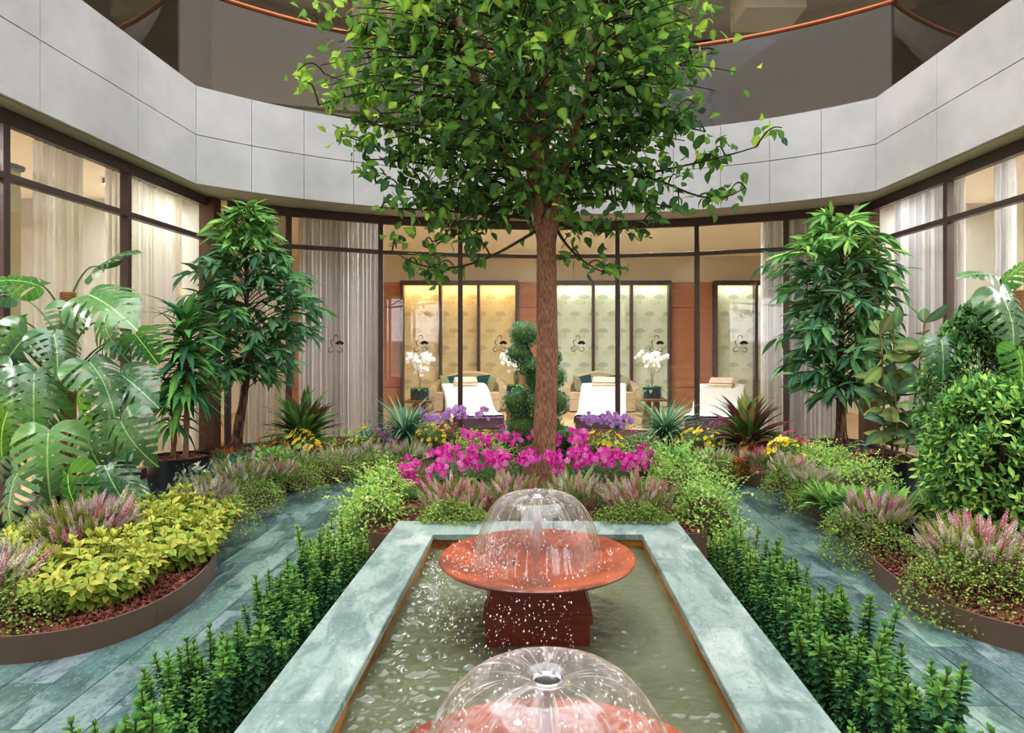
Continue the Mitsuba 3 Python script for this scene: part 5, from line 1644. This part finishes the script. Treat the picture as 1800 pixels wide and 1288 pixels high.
r0 = np.random.default_rng(35)
for s, lab in ((-1, 'left'), (1, 'right')):
    y = 1.52
    i = 0
    while y < 4.5:
        h = 0.35 + 0.1 * r0.random() - 0.07 * (r0.random() < 0.2)
        far = y > 3.75
        beside = 'the nearer fountain' if y < 2.3 else 'the water between the fountains' if y < 2.75 else 'the farther fountain' if not far else 'the far end of the basin'
        kind = 'light green upright shrub' if far else 'dark glossy shrub'
        lbl = f'{kind} in the hedge {lab} of {beside}'
        grp = f'hedge shrubs {lab} of {beside}'
        shrub_of_sprigs('hedge_shrub', lbl, s * (1.17 + 0.05 * r0.normal()), y, 0.03, 0.075, h, LIMEHEDGE if far else HEDGE, 7, 400 + i + 50 * (s > 0), group=grp, spread=0.12, lo=0.62)
        if r0.random() < 0.75:
            shrub_of_sprigs('hedge_shrub', lbl, s * (1.34 + 0.03 * r0.normal()), y + 0.05, 0.03, 0.06, h * 0.92, LIMEHEDGE if far else HEDGE, 5, 450 + i + 50 * (s > 0), group=grp, spread=0.12, lo=0.6)
        y += 0.135 + 0.05 * r0.random()
        i += 1


# ------------------------------------------------------------------ airy lime shrubs and low green mounds
def mound(key, label, x, y, z, rx, ry, h, protos, n, size, seed, cat_='plant', sprays=0, blooms=None, bsdf='foliage', airy=0.25):
    r = np.random.default_rng(seed)
    t = thing(key, label, cat_)
    d = unit(r.normal(size=(n, 3)))
    d[:, 2] = np.abs(d[:, 2])
    k_ = 1 - airy + airy * 1.6 * r.random((n, 1)) ** 2
    wob = 0.8 + 0.45 * meshkit.noise(d * 2.2 + seed, seed)[:, None]
    p = np.array([x, y, z]) + d * [rx, ry, h] * k_ * wob
    part(t, 'foliage', colored(merge(protos, frames(p, d + 0.8 * r.normal(size=(n, 3)), unit(0.5 * r.normal(size=(n, 3)) + [0, -0.2, 1]), size * (0.7 + 0.6 * r.random(n))), r.integers(0, len(protos), n)), bsdf), kind='stuff')
    core = trimesh.creation.icosphere(subdivisions=2, radius=1.0)
    core.vertices = core.vertices * [rx * 0.72, ry * 0.72, h * 0.68] + [x, y, z]
    core = trimesh.intersections.slice_mesh_plane(core, [0, 0, 1], [0, 0, z - 0.03])
    part(t, 'inner_stems', mikit.ply(core, 'twig_bark', smooth=True))
    for _ in range(sprays):
        a = r.random() * 2 * PI
        b = np.array([x + 0.5 * rx * math.cos(a), y + 0.5 * ry * math.sin(a), z + 0.5 * h])
        e = b + np.array([math.cos(a) * 0.75 * rx, math.sin(a) * 0.75 * ry, h * (0.3 + 0.5 * r.random())])
        q = bezier(b, (b + e) / 2 + [0, 0, 0.1], e, 14)
        sm = tube(q, np.linspace(0.0025, 0.001, 14), 4, cap=False)
        lv = [(np.array(sm.vertices), np.array(sm.faces), np.tile(srgb(120, 120, 60), (len(sm.vertices), 1)))]
        for j in range(2, 14):
            for sd in (-1, 1):
                tng = unit(q[j] - q[j - 1])
                dd = unit(tng * 0.5 + sd * unit(np.cross(tng, [0, 0, 1])) + 0.15 * r.normal(size=3))
                lv.append(moved(protos[r.integers(len(protos))], frames(q[j], dd, (0, 0, 1), size * (0.8 + 0.4 * r.random()))[0]))
        part(t, 'spray', colored(join(lv), bsdf))
    if blooms:
        shapes, nb, bs = blooms
        nb = int(nb * 1.4)
        db = unit(r.normal(size=(nb, 3)))
        db[:, 2] = np.abs(db[:, 2]) + 0.35
        db = unit(db)
        pb = np.array([x, y, z]) + db * [rx, ry, h] * 1.12
        f_ = frames(pb, np.cross(db, [1, 0.1, 0]) + 1e-3, db + [0, -0.5, 0.1], 1.3 * bs * (0.75 + 0.5 * r.random(nb)), r.random(nb))
        if bs * FOCAL / y > 9:
            scatter(t, shapes, f_, None, parts=nb, name='blossom', bsdf='petal')
        else:
            part(t, 'blossoms', colored(merge(shapes, f_, r.integers(0, len(shapes), nb)), 'petal'), kind='stuff')
    return t


def blossom(col, petals=6, center=(220, 180, 60), seed=0, cup=0.25, w=0.6):
    """A flat flower, 1 across, facing +z."""
    r = np.random.default_rng(seed)
    out = []
    for i in range(petals):
        a = i * 2 * PI / petals
        l = leaf(L=0.5, W=w * 0.5 * 2 * PI / petals * 1.1, peak=0.6, fold=0.1, droop=-cup, nt=3, nw=1, col=np.clip(srgb(*col) * (0.85 + 0.3 * r.random()), 0, 1), basew=0.3, tipw=0.25)
        out.append(moved(l, frames([0, 0, 0], [math.cos(a), math.sin(a), 0.05], (0, 0, 1), 1.0)[0]))
    d = trimesh.creation.icosphere(subdivisions=0, radius=0.09)
    out.append((np.array(d.vertices) + [0, 0, 0.05], np.array(d.faces), np.tile(srgb(*center), (len(d.vertices), 1))))
    return join(out)


YELLOW = [blossom(c, 8, (232, 190, 50), i) for i, c in enumerate([(255, 226, 60), (255, 236, 110), (250, 212, 50)])]
RED = [blossom(c, 8, (120, 30, 30), i) for i, c in enumerate([(196, 48, 50), (214, 76, 60), (170, 36, 56)])]
ORANGE = [blossom(c, 8, (150, 60, 30), i) for i, c in enumerate([(220, 96, 50), (206, 76, 48)])]
WHITE = [blossom(c, 8, (220, 190, 70), i) for i, c in enumerate([(246, 244, 236), (236, 232, 220)])]
PURPLE = [blossom(c, 6, (220, 180, 60), i) for i, c in enumerate([(150, 60, 150), (180, 80, 170), (196, 60, 140)])]
PINK = [blossom(c, 6, (230, 200, 120), i) for i, c in enumerate([(220, 70, 130), (200, 50, 110)])]

for i, row in enumerate([
        ('lime_shrub', 'airy lime-green shrub at the left rear corner of the basin', -1.22, 4.95, 0.1, 0.26, 0.3, 0.42, small_lime, 1700, 0.032, 8, None),
        ('lime_shrub', 'airy lime-green shrub left of the magenta orchids', -1.28, 5.7, 0.12, 0.28, 0.36, 0.40, small_lime, 1700, 0.032, 7, None),
        ('lime_shrub', 'airy lime-green shrub at the right rear corner of the basin', 1.24, 4.95, 0.1, 0.27, 0.32, 0.46, small_lime, 1900, 0.032, 9, None),
        ('lime_shrub', 'airy lime-green shrub right of the magenta orchids', 1.22, 5.75, 0.15, 0.32, 0.4, 0.46, small_lime, 2000, 0.032, 8, None),
        ('lime_shrub', 'small lime-green shrub behind the right end of the magenta orchids', 1.05, 6.5, 0.25, 0.3, 0.3, 0.34, small_lime, 1200, 0.032, 4, None),
        ('lime_shrub', 'pale lime mound behind the left magenta orchids', -0.55, 7.35, 0.2, 0.32, 0.24, 0.3, small_lime, 1200, 0.026, 2, None),
        ('flower_mound', 'low green mound with orange-red flowers before the left ficus', -3.45, 7.75, 0.1, 0.4, 0.3, 0.2, small_green, 1500, 0.03, 0, (ORANGE, 24, 0.05)),
        ('flower_mound', 'green mound with small red flowers between the black pot and the left ficus', -3.05, 7.6, 0.1, 0.34, 0.28, 0.26, small_bluegreen, 1200, 0.03, 0, (RED, 20, 0.045)),
        ('flower_mound', 'low daisy plant with white flowers in front of the black dracaena pot', -3.12, 6.15, 0.1, 0.2, 0.2, 0.3, small_bluegreen, 800, 0.03, 0, (WHITE, 14, 0.06)),
        ('flower_mound', 'green foliage mound with small white flowers beside the black dracaena pot', -3.0, 6.75, 0.1, 0.36, 0.26, 0.28, small_bluegreen, 1500, 0.03, 4, (WHITE, 12, 0.04)),
        ('green_mound', 'fresh green leafy mound behind the mauve heather on the left', -2.75, 7.0, 0.1, 0.3, 0.28, 0.36, laurel_bright, 500, 0.055, 5, None),
        ('green_mound', 'blue-green leafy mound between the monstera and the variegated shrubs', -3.1, 5.3, 0.1, 0.32, 0.26, 0.26, small_bluegreen, 1200, 0.032, 3, None),
        ('flower_mound', 'bright yellow flowers at the foot of the calathea', -2.82, 8.05, 0.14, 0.22, 0.18, 0.32, small_green, 700, 0.03, 0, (YELLOW, 46, 0.06)),
        ('flower_mound', 'orange-red flowers left of the bright yellow ones', -3.12, 8.0, 0.12, 0.24, 0.18, 0.28, small_green, 700, 0.03, 0, (ORANGE, 30, 0.045)),
        ('green_mound', 'pale variegated mound at the foot of the grey sheer curtain', -2.3, 8.3, 0.12, 0.34, 0.22, 0.3, small_lime, 1000, 0.028, 0, None),
        ('flower_mound', 'small yellow flowers left of the left yucca', -2.15, 8.35, 0.12, 0.2, 0.16, 0.34, small_bluegreen, 700, 0.03, 0, (YELLOW, 26, 0.045)),
        ('flower_mound', 'purple flowers directly in front of the left yucca', -1.9, 8.3, 0.12, 0.18, 0.16, 0.36, small_bluegreen, 600, 0.03, 0, (PURPLE, 26, 0.05)),
        ('flower_mound', 'yellow and green mound right of the left yucca', -1.35, 8.45, 0.12, 0.22, 0.18, 0.36, small_green, 800, 0.03, 0, (YELLOW, 24, 0.05)),
        ('flower_mound', 'dark red flowers behind the yellow ones right of the left yucca', -1.18, 8.8, 0.12, 0.26, 0.16, 0.36, small_green, 700, 0.03, 0, (RED, 30, 0.045)),
        ('flower_mound', 'yellow-green flower mound behind the magenta orchids left of the trunk', -0.75, 8.3, 0.12, 0.32, 0.2, 0.32, small_lime, 900, 0.028, 0, (YELLOW, 20, 0.05)),
        ('flower_mound', 'red flowers left of the cloud topiary', -0.45, 8.75, 0.12, 0.26, 0.16, 0.32, small_bluegreen, 800, 0.03, 0, (RED, 20, 0.04)),
        ('green_mound', 'blue-green mound right of the cloud topiary', 0.3, 8.5, 0.12, 0.26, 0.2, 0.3, small_bluegreen, 900, 0.03, 0, None),
        ('flower_mound', 'yellow-green flower mound behind the orchids right of the trunk', 0.75, 8.0, 0.12, 0.34, 0.22, 0.34, small_lime, 1000, 0.028, 0, (YELLOW, 22, 0.05)),
        ('green_mound', 'grey-green mound left of the right yucca', 1.15, 8.4, 0.12, 0.34, 0.2, 0.32, small_bluegreen, 1000, 0.028, 0, (PINK, 10, 0.035)),
        ('flower_mound', 'yellow flowers in front of the right yucca', 1.98, 8.25, 0.12, 0.34, 0.18, 0.34, small_green, 900, 0.03, 0, (YELLOW, 50, 0.045)),
        ('flower_mound', 'purple flowers between the right yucca and the croton', 2.28, 8.6, 0.12, 0.28, 0.16, 0.36, small_bluegreen, 800, 0.03, 0, (PURPLE, 34, 0.05)),
        ('flower_mound', 'yellow pansies with fresh green leaves in a terracotta pot on the right edging', 2.58, 7.1, 0.16, 0.2, 0.18, 0.34, small_green, 800, 0.034, 0, (YELLOW, 26, 0.065)),
        ('flower_mound', 'pink and crimson flowers behind the yellow pansies', 2.86, 7.6, 0.14, 0.24, 0.2, 0.36, small_bluegreen, 800, 0.03, 0, (PINK, 24, 0.05)),
        ('green_mound', 'fresh light green shrub with an upright shoot before the grey pot on the right', 3.05, 7.25, 0.12, 0.34, 0.28, 0.36, small_lime, 1500, 0.032, 6, None),
        ('flower_mound', 'grey-green mound with crimson flowers in front of the grey ficus pot', 3.7, 7.75, 0.1, 0.42, 0.26, 0.16, small_bluegreen, 1500, 0.028, 0, (RED, 30, 0.045)),
        ('flower_mound', 'green mound with crimson flowers left of the rubber plant pot', 3.25, 7.45, 0.1, 0.36, 0.26, 0.26, small_bluegreen, 1300, 0.028, 0, (RED, 20, 0.045)),
        ('green_mound', 'light green leafy mound before the black rubber plant pot', 3.08, 6.45, 0.1, 0.36, 0.34, 0.32, small_lime, 1900, 0.03, 5, None),
        ('green_mound', 'fresh green mound between the white heather and the rubber plant', 2.85, 6.85, 0.1, 0.28, 0.26, 0.32, small_lime, 1300, 0.03, 4, None),
        ('green_mound', 'low dark green cover under the right laurel bushes', 2.95, 4.45, 0.1, 0.3, 0.28, 0.22, laurel_dark, 420, 0.06, 0, None),
        ('green_mound', 'dark green ground cover around the magenta orchids on the left of the trunk', -0.6, 6.5, 0.22, 0.55, 0.45, 0.2, small_green, 1300, 0.035, 0, None),
        ('green_mound', 'dark green ground cover around the magenta orchids on the right of the trunk', 0.65, 6.5, 0.22, 0.55, 0.45, 0.2, small_green, 1300, 0.035, 0, None)]):
    mound(*row[:11], seed=500 + i, sprays=row[11], blooms=row[12], cat_='flowers' if row[0] == 'flower_mound' else 'plant')


# small terracotta pots set on the far edging
for x, y, lab in ((2.22, 7.36, 'terracotta pot below the magenta heather'), (2.62, 6.98, 'terracotta pot below the yellow pansies')):
    t = thing('flower_pot', lab, 'pot')
    m = lathe([[0, 0], [0.07, 0], [0.095, 0.14], [0.102, 0.14], [0.102, 0.17], [0.088, 0.17], [0.08, 0.145], [0, 0.145]], 28)
    m.apply_translation((x, y, 0.11))
    part(t, 'body', mikit.ply(m, 'terracotta', smooth=35))


# ------------------------------------------------------------------ orchids
def orchid_flower(col, lip, seed=0, white=False):
    """A moth orchid bloom, 1 across, facing +z: two broad petals, three sepals and a lip."""
    c = srgb(*col)
    pale = np.clip(c * 1.25 + 0.05, 0, 1)
    out = []
    for a, w, l, cc in ((0.12, 0.62, 0.5, c), (PI - 0.12, 0.62, 0.5, c), (PI / 2, 0.34, 0.46, pale), (-PI / 2 - 0.55, 0.32, 0.44, pale), (-PI / 2 + 0.55, 0.32, 0.44, pale)):
        lf = leaf(L=l, W=w, peak=0.62, fold=0.06, droop=0.12, nt=4, nw=1, col=cc, basew=0.15, tipw=0.25)
        out.append(moved(lf, frames([0, 0, 0.01 if w > 0.5 else 0], [math.cos(a), math.sin(a), 0.0], (0, 0, 1), 1.0)[0]))
    lf = leaf(L=0.22, W=0.16, peak=0.5, fold=0.5, droop=-0.4, nt=3, nw=1, col=srgb(*lip))
    out.append(moved(lf, frames([0, 0, 0.03], [0, -1, 0.3], (0, 0, 1), 1.0)[0]))
    return join(out)


MAGENTA = [orchid_flower(c, (240, 200, 120)) for c in ((222, 52, 176), (232, 84, 190), (204, 36, 156), (240, 130, 206))]
LILAC = [orchid_flower(c, (236, 220, 240)) for c in ((186, 134, 208), (202, 158, 220), (168, 112, 192))]
IVORY = [orchid_flower(c, (230, 200, 90)) for c in ((250, 248, 240), (244, 240, 226), (252, 250, 246))]


def orchid(key, label, x, y, z, h, shapes, blooms, bs, seed, stems_=3, lean=0.16, leaves=6, leaf_l=0.26, arch=0.1, cat_='orchid', lo=0.56):
    r = np.random.default_rng(seed)
    t = thing(key, label, cat_)
    az = np.arange(leaves) * 2.4 + seed
    el = 0.25 + 0.5 * r.random(leaves)
    d = np.stack([np.cos(az) * np.cos(el), np.sin(az) * np.cos(el), np.sin(el)], 1)
    scatter(t, orchid_leaves, frames(np.tile([x, y, z], (leaves, 1)), d, (0, 0, 1), leaf_l * (0.8 + 0.4 * r.random(leaves))), None, parts=leaves, bsdf='gloss_foliage')
    for s in range(stems_):
        pos, face = [], []
        a = s * 2 * PI / stems_ + seed * 1.7
        e = np.array([x + lean * math.cos(a), y + lean * math.sin(a) * 0.7, z + h * (0.86 + 0.14 * r.random())])
        p = bezier([x, y, z], [x + 0.2 * lean * math.cos(a), y + 0.2 * lean * math.sin(a), z + h * 0.85], e, 12)
        tip = e + np.array([math.cos(a) * arch, math.sin(a) * arch * 0.6, -0.03])
        p = np.vstack([p, bezier(e, (e + tip) / 2 + [0, 0, 0.03], tip, 5)[1:]])
        st = part(t, 'stem', mikit.ply(tube(p, np.linspace(0.0045, 0.002, len(p)), 5), 'green_stem', smooth=True))
        n = blooms // stems_
        for j in range(n):
            q = p[int((lo + (1 - lo) * (j + 0.5) / n) * (len(p) - 1))]
            sd = (-1) ** j
            pos.append(q + [0.55 * bs * sd * math.cos(a + 1.57) + 0.3 * bs * r.normal(), -0.35 * bs + 0.35 * bs * r.normal(), 0.15 * bs + 0.5 * bs * r.normal()])
            face.append(unit(np.array([0.55 * sd + 0.3 * r.normal(), -0.9, 0.25 + 0.3 * r.normal()])))
        pos, face = np.array(pos), np.array(face)
        scatter(st, shapes, frames(pos, np.cross(np.cross(face, [0, 0, 1]), face) + 1e-4, face, bs * (0.8 + 0.35 * r.random(len(pos)))), None, parts=len(pos), name='blossom', bsdf='petal')
    return t


for i, (x, y, h, n, lab) in enumerate([(-0.98, 5.62, 0.27, 30, 'leftmost magenta orchid of the clump before the trunk'), (-0.72, 5.85, 0.36, 33, 'second magenta orchid from the left, before the trunk'),
                                       (-0.44, 5.75, 0.33, 33, 'third magenta orchid from the left, before the trunk'), (-0.16, 5.8, 0.35, 33, 'magenta orchid just left of the trunk'),
                                       (-0.50, 6.3, 0.45, 27, 'magenta orchid at the back of the clump left of the trunk'), (0.22, 5.7, 0.33, 33, 'magenta orchid just right of the trunk'),
                                       (0.44, 5.85, 0.38, 36, 'second magenta orchid right of the trunk'), (0.68, 5.7, 0.34, 36, 'third magenta orchid right of the trunk'),
                                       (0.30, 6.25, 0.45, 30, 'magenta orchid at the back of the clump right of the trunk'), (0.82, 5.95, 0.33, 27, 'rightmost magenta orchid of the clump'),
                                       (-0.16, 6.4, 0.44, 15, 'small magenta orchid behind the left side of the trunk')]):
    orchid('orchid', lab, x, y, 0.24, h, MAGENTA, int(n * 1.5), 0.062, 600 + i, lean=0.15)
for i, (x, y, h, lab) in enumerate([(-1.25, 8.55, 0.50, 'left lilac orchid in front of the first lounger'), (-0.9, 8.6, 0.54, 'right lilac orchid in front of the first lounger'),
                                    (0.72, 8.2, 0.52, 'lilac orchid in front of the second lounger'), (0.95, 8.35, 0.46, 'lilac orchid right of the second lounger’s middle')]):
    orchid('orchid', lab.replace('’s middle', ''), x, y, 0.14, h, LILAC, 30, 0.075, 620 + i, lean=0.16)
# ------------------------------------------------------------------ lounge furniture behind the glass
def placed(m, x, y, rot):
    m = m.copy()
    m.apply_transform(trimesh.transformations.rotation_matrix(rot, [0, 0, 1]))
    m.apply_translation((x, y, 0))
    return m


def side_strip(profile, x0, x1, thick):
    """A sheet of even thickness that follows a (y, z) profile from x0 to x1."""
    p = np.asarray(profile, float)
    n = np.gradient(p, axis=0)
    n = np.c_[-n[:, 1], n[:, 0]]
    n /= np.linalg.norm(n, axis=1, keepdims=True)
    q = p + n * thick
    poly = sg.Polygon(np.vstack([p, q[::-1]])).buffer(0)
    m = trimesh.creation.extrude_polygon(poly, x1 - x0, engine='earcut')
    m.vertices = np.c_[m.vertices[:, 2] + x0, m.vertices[:, 0], m.vertices[:, 1]]
    m.fix_normals()
    return m


def lounger(foot, head, which):
    foot, head = np.array(foot), np.array(head)
    d = head - foot
    rot = math.atan2(d[1], d[0]) - PI / 2
    x, y = foot
    w = 0.43
    t = thing('lounger', f'low plum spa lounger with a white cover, {which}', 'lounger')
    base = cat(bevel_box(-w, w, 0, 1.0, 0.02, 0.22, 0.03), bevel_box(-w, w, 0.98, 2.1, 0.02, 0.20, 0.03))
    part(t, 'base', mikit.ply(placed(base, x, y, rot), 'plum_fabric', smooth=30), label='plum upholstered base')
    prof = spline([(0.0, 0.22, 0), (0.5, 0.235, 0), (0.9, 0.26, 0), (1.35, 0.45, 0), (1.75, 0.62, 0), (2.05, 0.68, 0)], 26)[:, :2]
    part(t, 'mattress', mikit.ply(placed(side_strip(np.c_[prof[:, 0], prof[:, 1] - 0.10], -w + 0.01, w - 0.01, 0.10), x, y, rot), 'plum_fabric', smooth=40), label='plum mattress with raised back')
    wedge = sg.Polygon([(0.95, 0.2), (1.35, 0.36), (1.75, 0.53), (2.05, 0.59), (2.05, 0.2)])
    m = trimesh.creation.extrude_polygon(wedge, 2 * w - 0.04, engine='earcut')
    m.vertices = np.c_[m.vertices[:, 2] - w + 0.02, m.vertices[:, 0], m.vertices[:, 1]]
    m.fix_normals()
    part(t, 'back_support', mikit.ply(placed(m, x, y, rot), 'plum_fabric'))
    # the cover: a draped sheet that hangs over both sides
    r = np.random.default_rng(int(abs(x * 100)))
    s = np.linspace(-1, 1, 33)
    rows = []
    for i, (yy, zz) in enumerate(prof[1:]):
        xx = np.clip(s * (w + 0.16), -w - 0.02, w + 0.02)
        drop = np.maximum(0, np.abs(s) * (w + 0.16) - w) * (0.9 + 0.25 * math.sin(yy * 7 + x))
        rows.append(np.c_[xx + 0.008 * np.sin(yy * 11 + s * 3) * (np.abs(s) > 0.8), np.full(33, yy), zz + 0.026 - drop + 0.004 * np.sin(s * 9 + yy * 5)])
    v = np.vstack(rows)
    k = len(rows)
    i, j = np.meshgrid(np.arange(k - 1), np.arange(32), indexing='ij')
    q = np.stack([i * 33 + j, i * 33 + j + 1, (i + 1) * 33 + j + 1, (i + 1) * 33 + j], -1).reshape(-1, 4)
    sheet = trimesh.Trimesh(v, np.vstack([q[:, [0, 1, 2]], q[:, [0, 2, 3]]]), process=False)
    part(t, 'cover', mikit.ply(placed(sheet, x, y, rot), 'linen', smooth=True), label='white cotton cover')
    # three folded towels at the head
    for i in range(3):
        tt = thing('towel', f'folded beige towel, {("bottom", "middle", "top")[i]} of the three on the lounger {which}', 'towel')
        m = bevel_box(-0.24 + 0.012 * i, 0.22 + 0.008 * i, 1.72, 1.96, 0, 0.052, 0.022)
        m.apply_transform(trimesh.transformations.rotation_matrix(0.32, [1, 0, 0], [0, 1.84, 0]))
        m.apply_translation((0, -0.012 * i, 0.652 + 0.054 * i))
        part(tt, 'cloth', mikit.ply(placed(m, x, y, rot), 'towel_cloth', smooth=40))


lounger((-1.0, 11.75), (-1.52, 13.8), 'left of the tree trunk')
lounger((1.08, 11.75), (1.36, 13.85), 'right of the tree trunk')
lounger((2.95, 11.6), (3.72, 13.6), 'furthest right, by the green wallpaper')


def sofa(cx, cy, label, lab):
    t = thing('sofa', label, 'sofa')
    a = np.linspace(-0.15, PI + 0.15, 40)
    out = np.c_[cx + 0.88 * np.cos(a), cy + 0.62 * np.sin(a)]
    inn = np.c_[cx + 0.70 * np.cos(a), cy + 0.46 * np.sin(a)]
    h = 0.52 + 0.34 * np.sin(np.clip(a, 0, PI)) ** 1.2
    n = len(a)
    v = np.vstack([np.c_[out * 0.98 + np.array([cx, cy]) * 0.02, np.full(n, 0.04)], np.c_[out * 1.0, h * 0.6], np.c_[out * 0.99 + np.array([cx, cy]) * 0.01, h - 0.03], np.c_[(out + inn) / 2, h + 0.012], np.c_[inn, h - 0.03], np.c_[inn, np.full(n, 0.10)]])
    k = 6
    f = []
    for r_ in range(k - 1):
        for i in range(n - 1):
            f.append([r_ * n + i, r_ * n + i + 1, (r_ + 1) * n + i + 1, (r_ + 1) * n + i])
    f = np.array(f)
    caps = [[r_ * n + e, (r_ + 1) * n + e, 5 * n + e] for r_ in range(4) for e in (0, n - 1)]
    m = trimesh.Trimesh(v, np.vstack([f[:, [0, 1, 2]], f[:, [0, 2, 3]], caps]), process=False)
    part(t, 'shell', mikit.ply(m, 'beige_fabric', smooth=50), label='curved beige back and arms')
    seat = sg.Polygon(np.vstack([inn, [[cx - 0.72, cy - 0.28], [cx - 0.4, cy - 0.42], [cx + 0.4, cy - 0.42], [cx + 0.72, cy - 0.28]]])).buffer(0)
    part(t, 'base', mikit.ply(prism(seat, 0.03, 0.28), 'beige_fabric'))
    part(t, 'seat_cushion', mikit.ply(prism(seat.buffer(-0.015), 0.285, 0.42), 'beige_fabric'))
    for i, (ang, bs, nm) in enumerate(((158, 'zigzag_fabric', 'zigzag-patterned'), (126, 'teal_fabric', 'plain teal'), (92, 'zigzag_fabric', 'zigzag-patterned'), (58, 'teal_fabric', 'plain teal'), (24, 'zigzag_fabric', 'zigzag-patterned'))):
        aa = math.radians(ang)
        c = trimesh.creation.box(extents=(0.40, 0.10, 0.36))
        c = c.subdivide().subdivide().subdivide()
        vv = np.array(c.vertices)
        sx, sz = vv[:, 0] / 0.2, vv[:, 2] / 0.18
        vv[:, 1] *= 0.25 + 1.1 * np.sqrt(np.maximum(0, (1 - sx ** 2) * (1 - sz ** 2)))
        vv[:, 0] *= 1 - 0.05 * (1 - sz ** 2)
        uv = np.c_[vv[:, 0] / 0.4, vv[:, 2] / 0.36]
        rx = trimesh.transformations.rotation_matrix(-0.28, [1, 0, 0]) @ trimesh.transformations.rotation_matrix(0.12 * (-1) ** i, [0, 1, 0])
        rz = trimesh.transformations.rotation_matrix(aa - PI / 2, [0, 0, 1])
        m4 = rz @ rx
        vv = vv @ m4[:3, :3].T + [cx + 0.55 * math.cos(aa), cy + 0.33 * math.sin(aa), 0.60]
        tt = thing('cushion', f'{nm} cushion, {("first", "second", "third", "fourth", "fifth")[i]} from the left on the sofa {lab}', 'cushion')
        put(tt, mikit.ply((vv, np.array(c.faces)), bs, smooth=True, uv=uv))


sofa(-1.55, 15.1, 'curved beige sofa behind the lounger left of the tree', 'left of the tree')
sofa(1.42, 15.1, 'curved beige sofa behind the lounger right of the tree', 'right of the tree')


def side_table(x, y, top, label):
    t = thing('side_table', label, 'table')
    m = cat(bevel_box(x - 0.24, x + 0.24, y - 0.2, y + 0.2, top - 0.045, top, 0.006))
    part(t, 'top', mikit.ply(m, 'dark_wood'))
    for s in (-1, 1):
        pts = [(x + s * 0.05 + dx, y + dy, z) for z, hw in ((0, 0.13), (top - 0.045, 0.07)) for dx in (-0.02 if s > 0 else -hw, hw if s > 0 else 0.02) for dy in (-hw, hw)]
        part(t, 'pedestal', mikit.ply(trimesh.convex.convex_hull(np.array(pts)), 'dark_wood'))


def vase_orchid(x, y, z, r, h, where, seed):
    t = thing('vase', f'dark glass cylinder vase {where}', 'vase')
    m = lathe([[0, 0], [r, 0], [r, h], [r - 0.012, h], [r - 0.012, 0.02], [0, 0.02]], 32)
    m.apply_translation((x, y, z))
    put(t, mikit.ply(m, 'dark_vase', smooth=35))
    orchid('orchid', f'white orchid in the dark vase {where}', x, y, z + h - 0.03, 0.62, IVORY, 64, 0.085, seed, stems_=4, lean=0.2, leaves=12, leaf_l=0.26, arch=0.1, lo=0.3)
    m = trimesh.creation.cylinder(radius=r - 0.014, height=0.03, sections=24)
    m.apply_translation((x, y, z + h - 0.035))
    part(t, 'moss', mikit.ply(m, 'soil'))


for i, (x, y, top, lab, wh) in enumerate(((-2.12, 12.2, 0.50, 'dark wooden side table left of the first lounger', 'on the table left of the first lounger'),
                                          (-0.42, 12.7, 0.52, 'dark wooden side table between the first lounger and the topiary', 'on the table beside the topiary'),
                                          (2.08, 12.3, 0.52, 'dark wooden side table between the second and third loungers', 'on the table between the second and third loungers'))):
    side_table(x, y, top, lab)
    vase_orchid(x, y, top, 0.17, 0.2, wh, 640 + i)
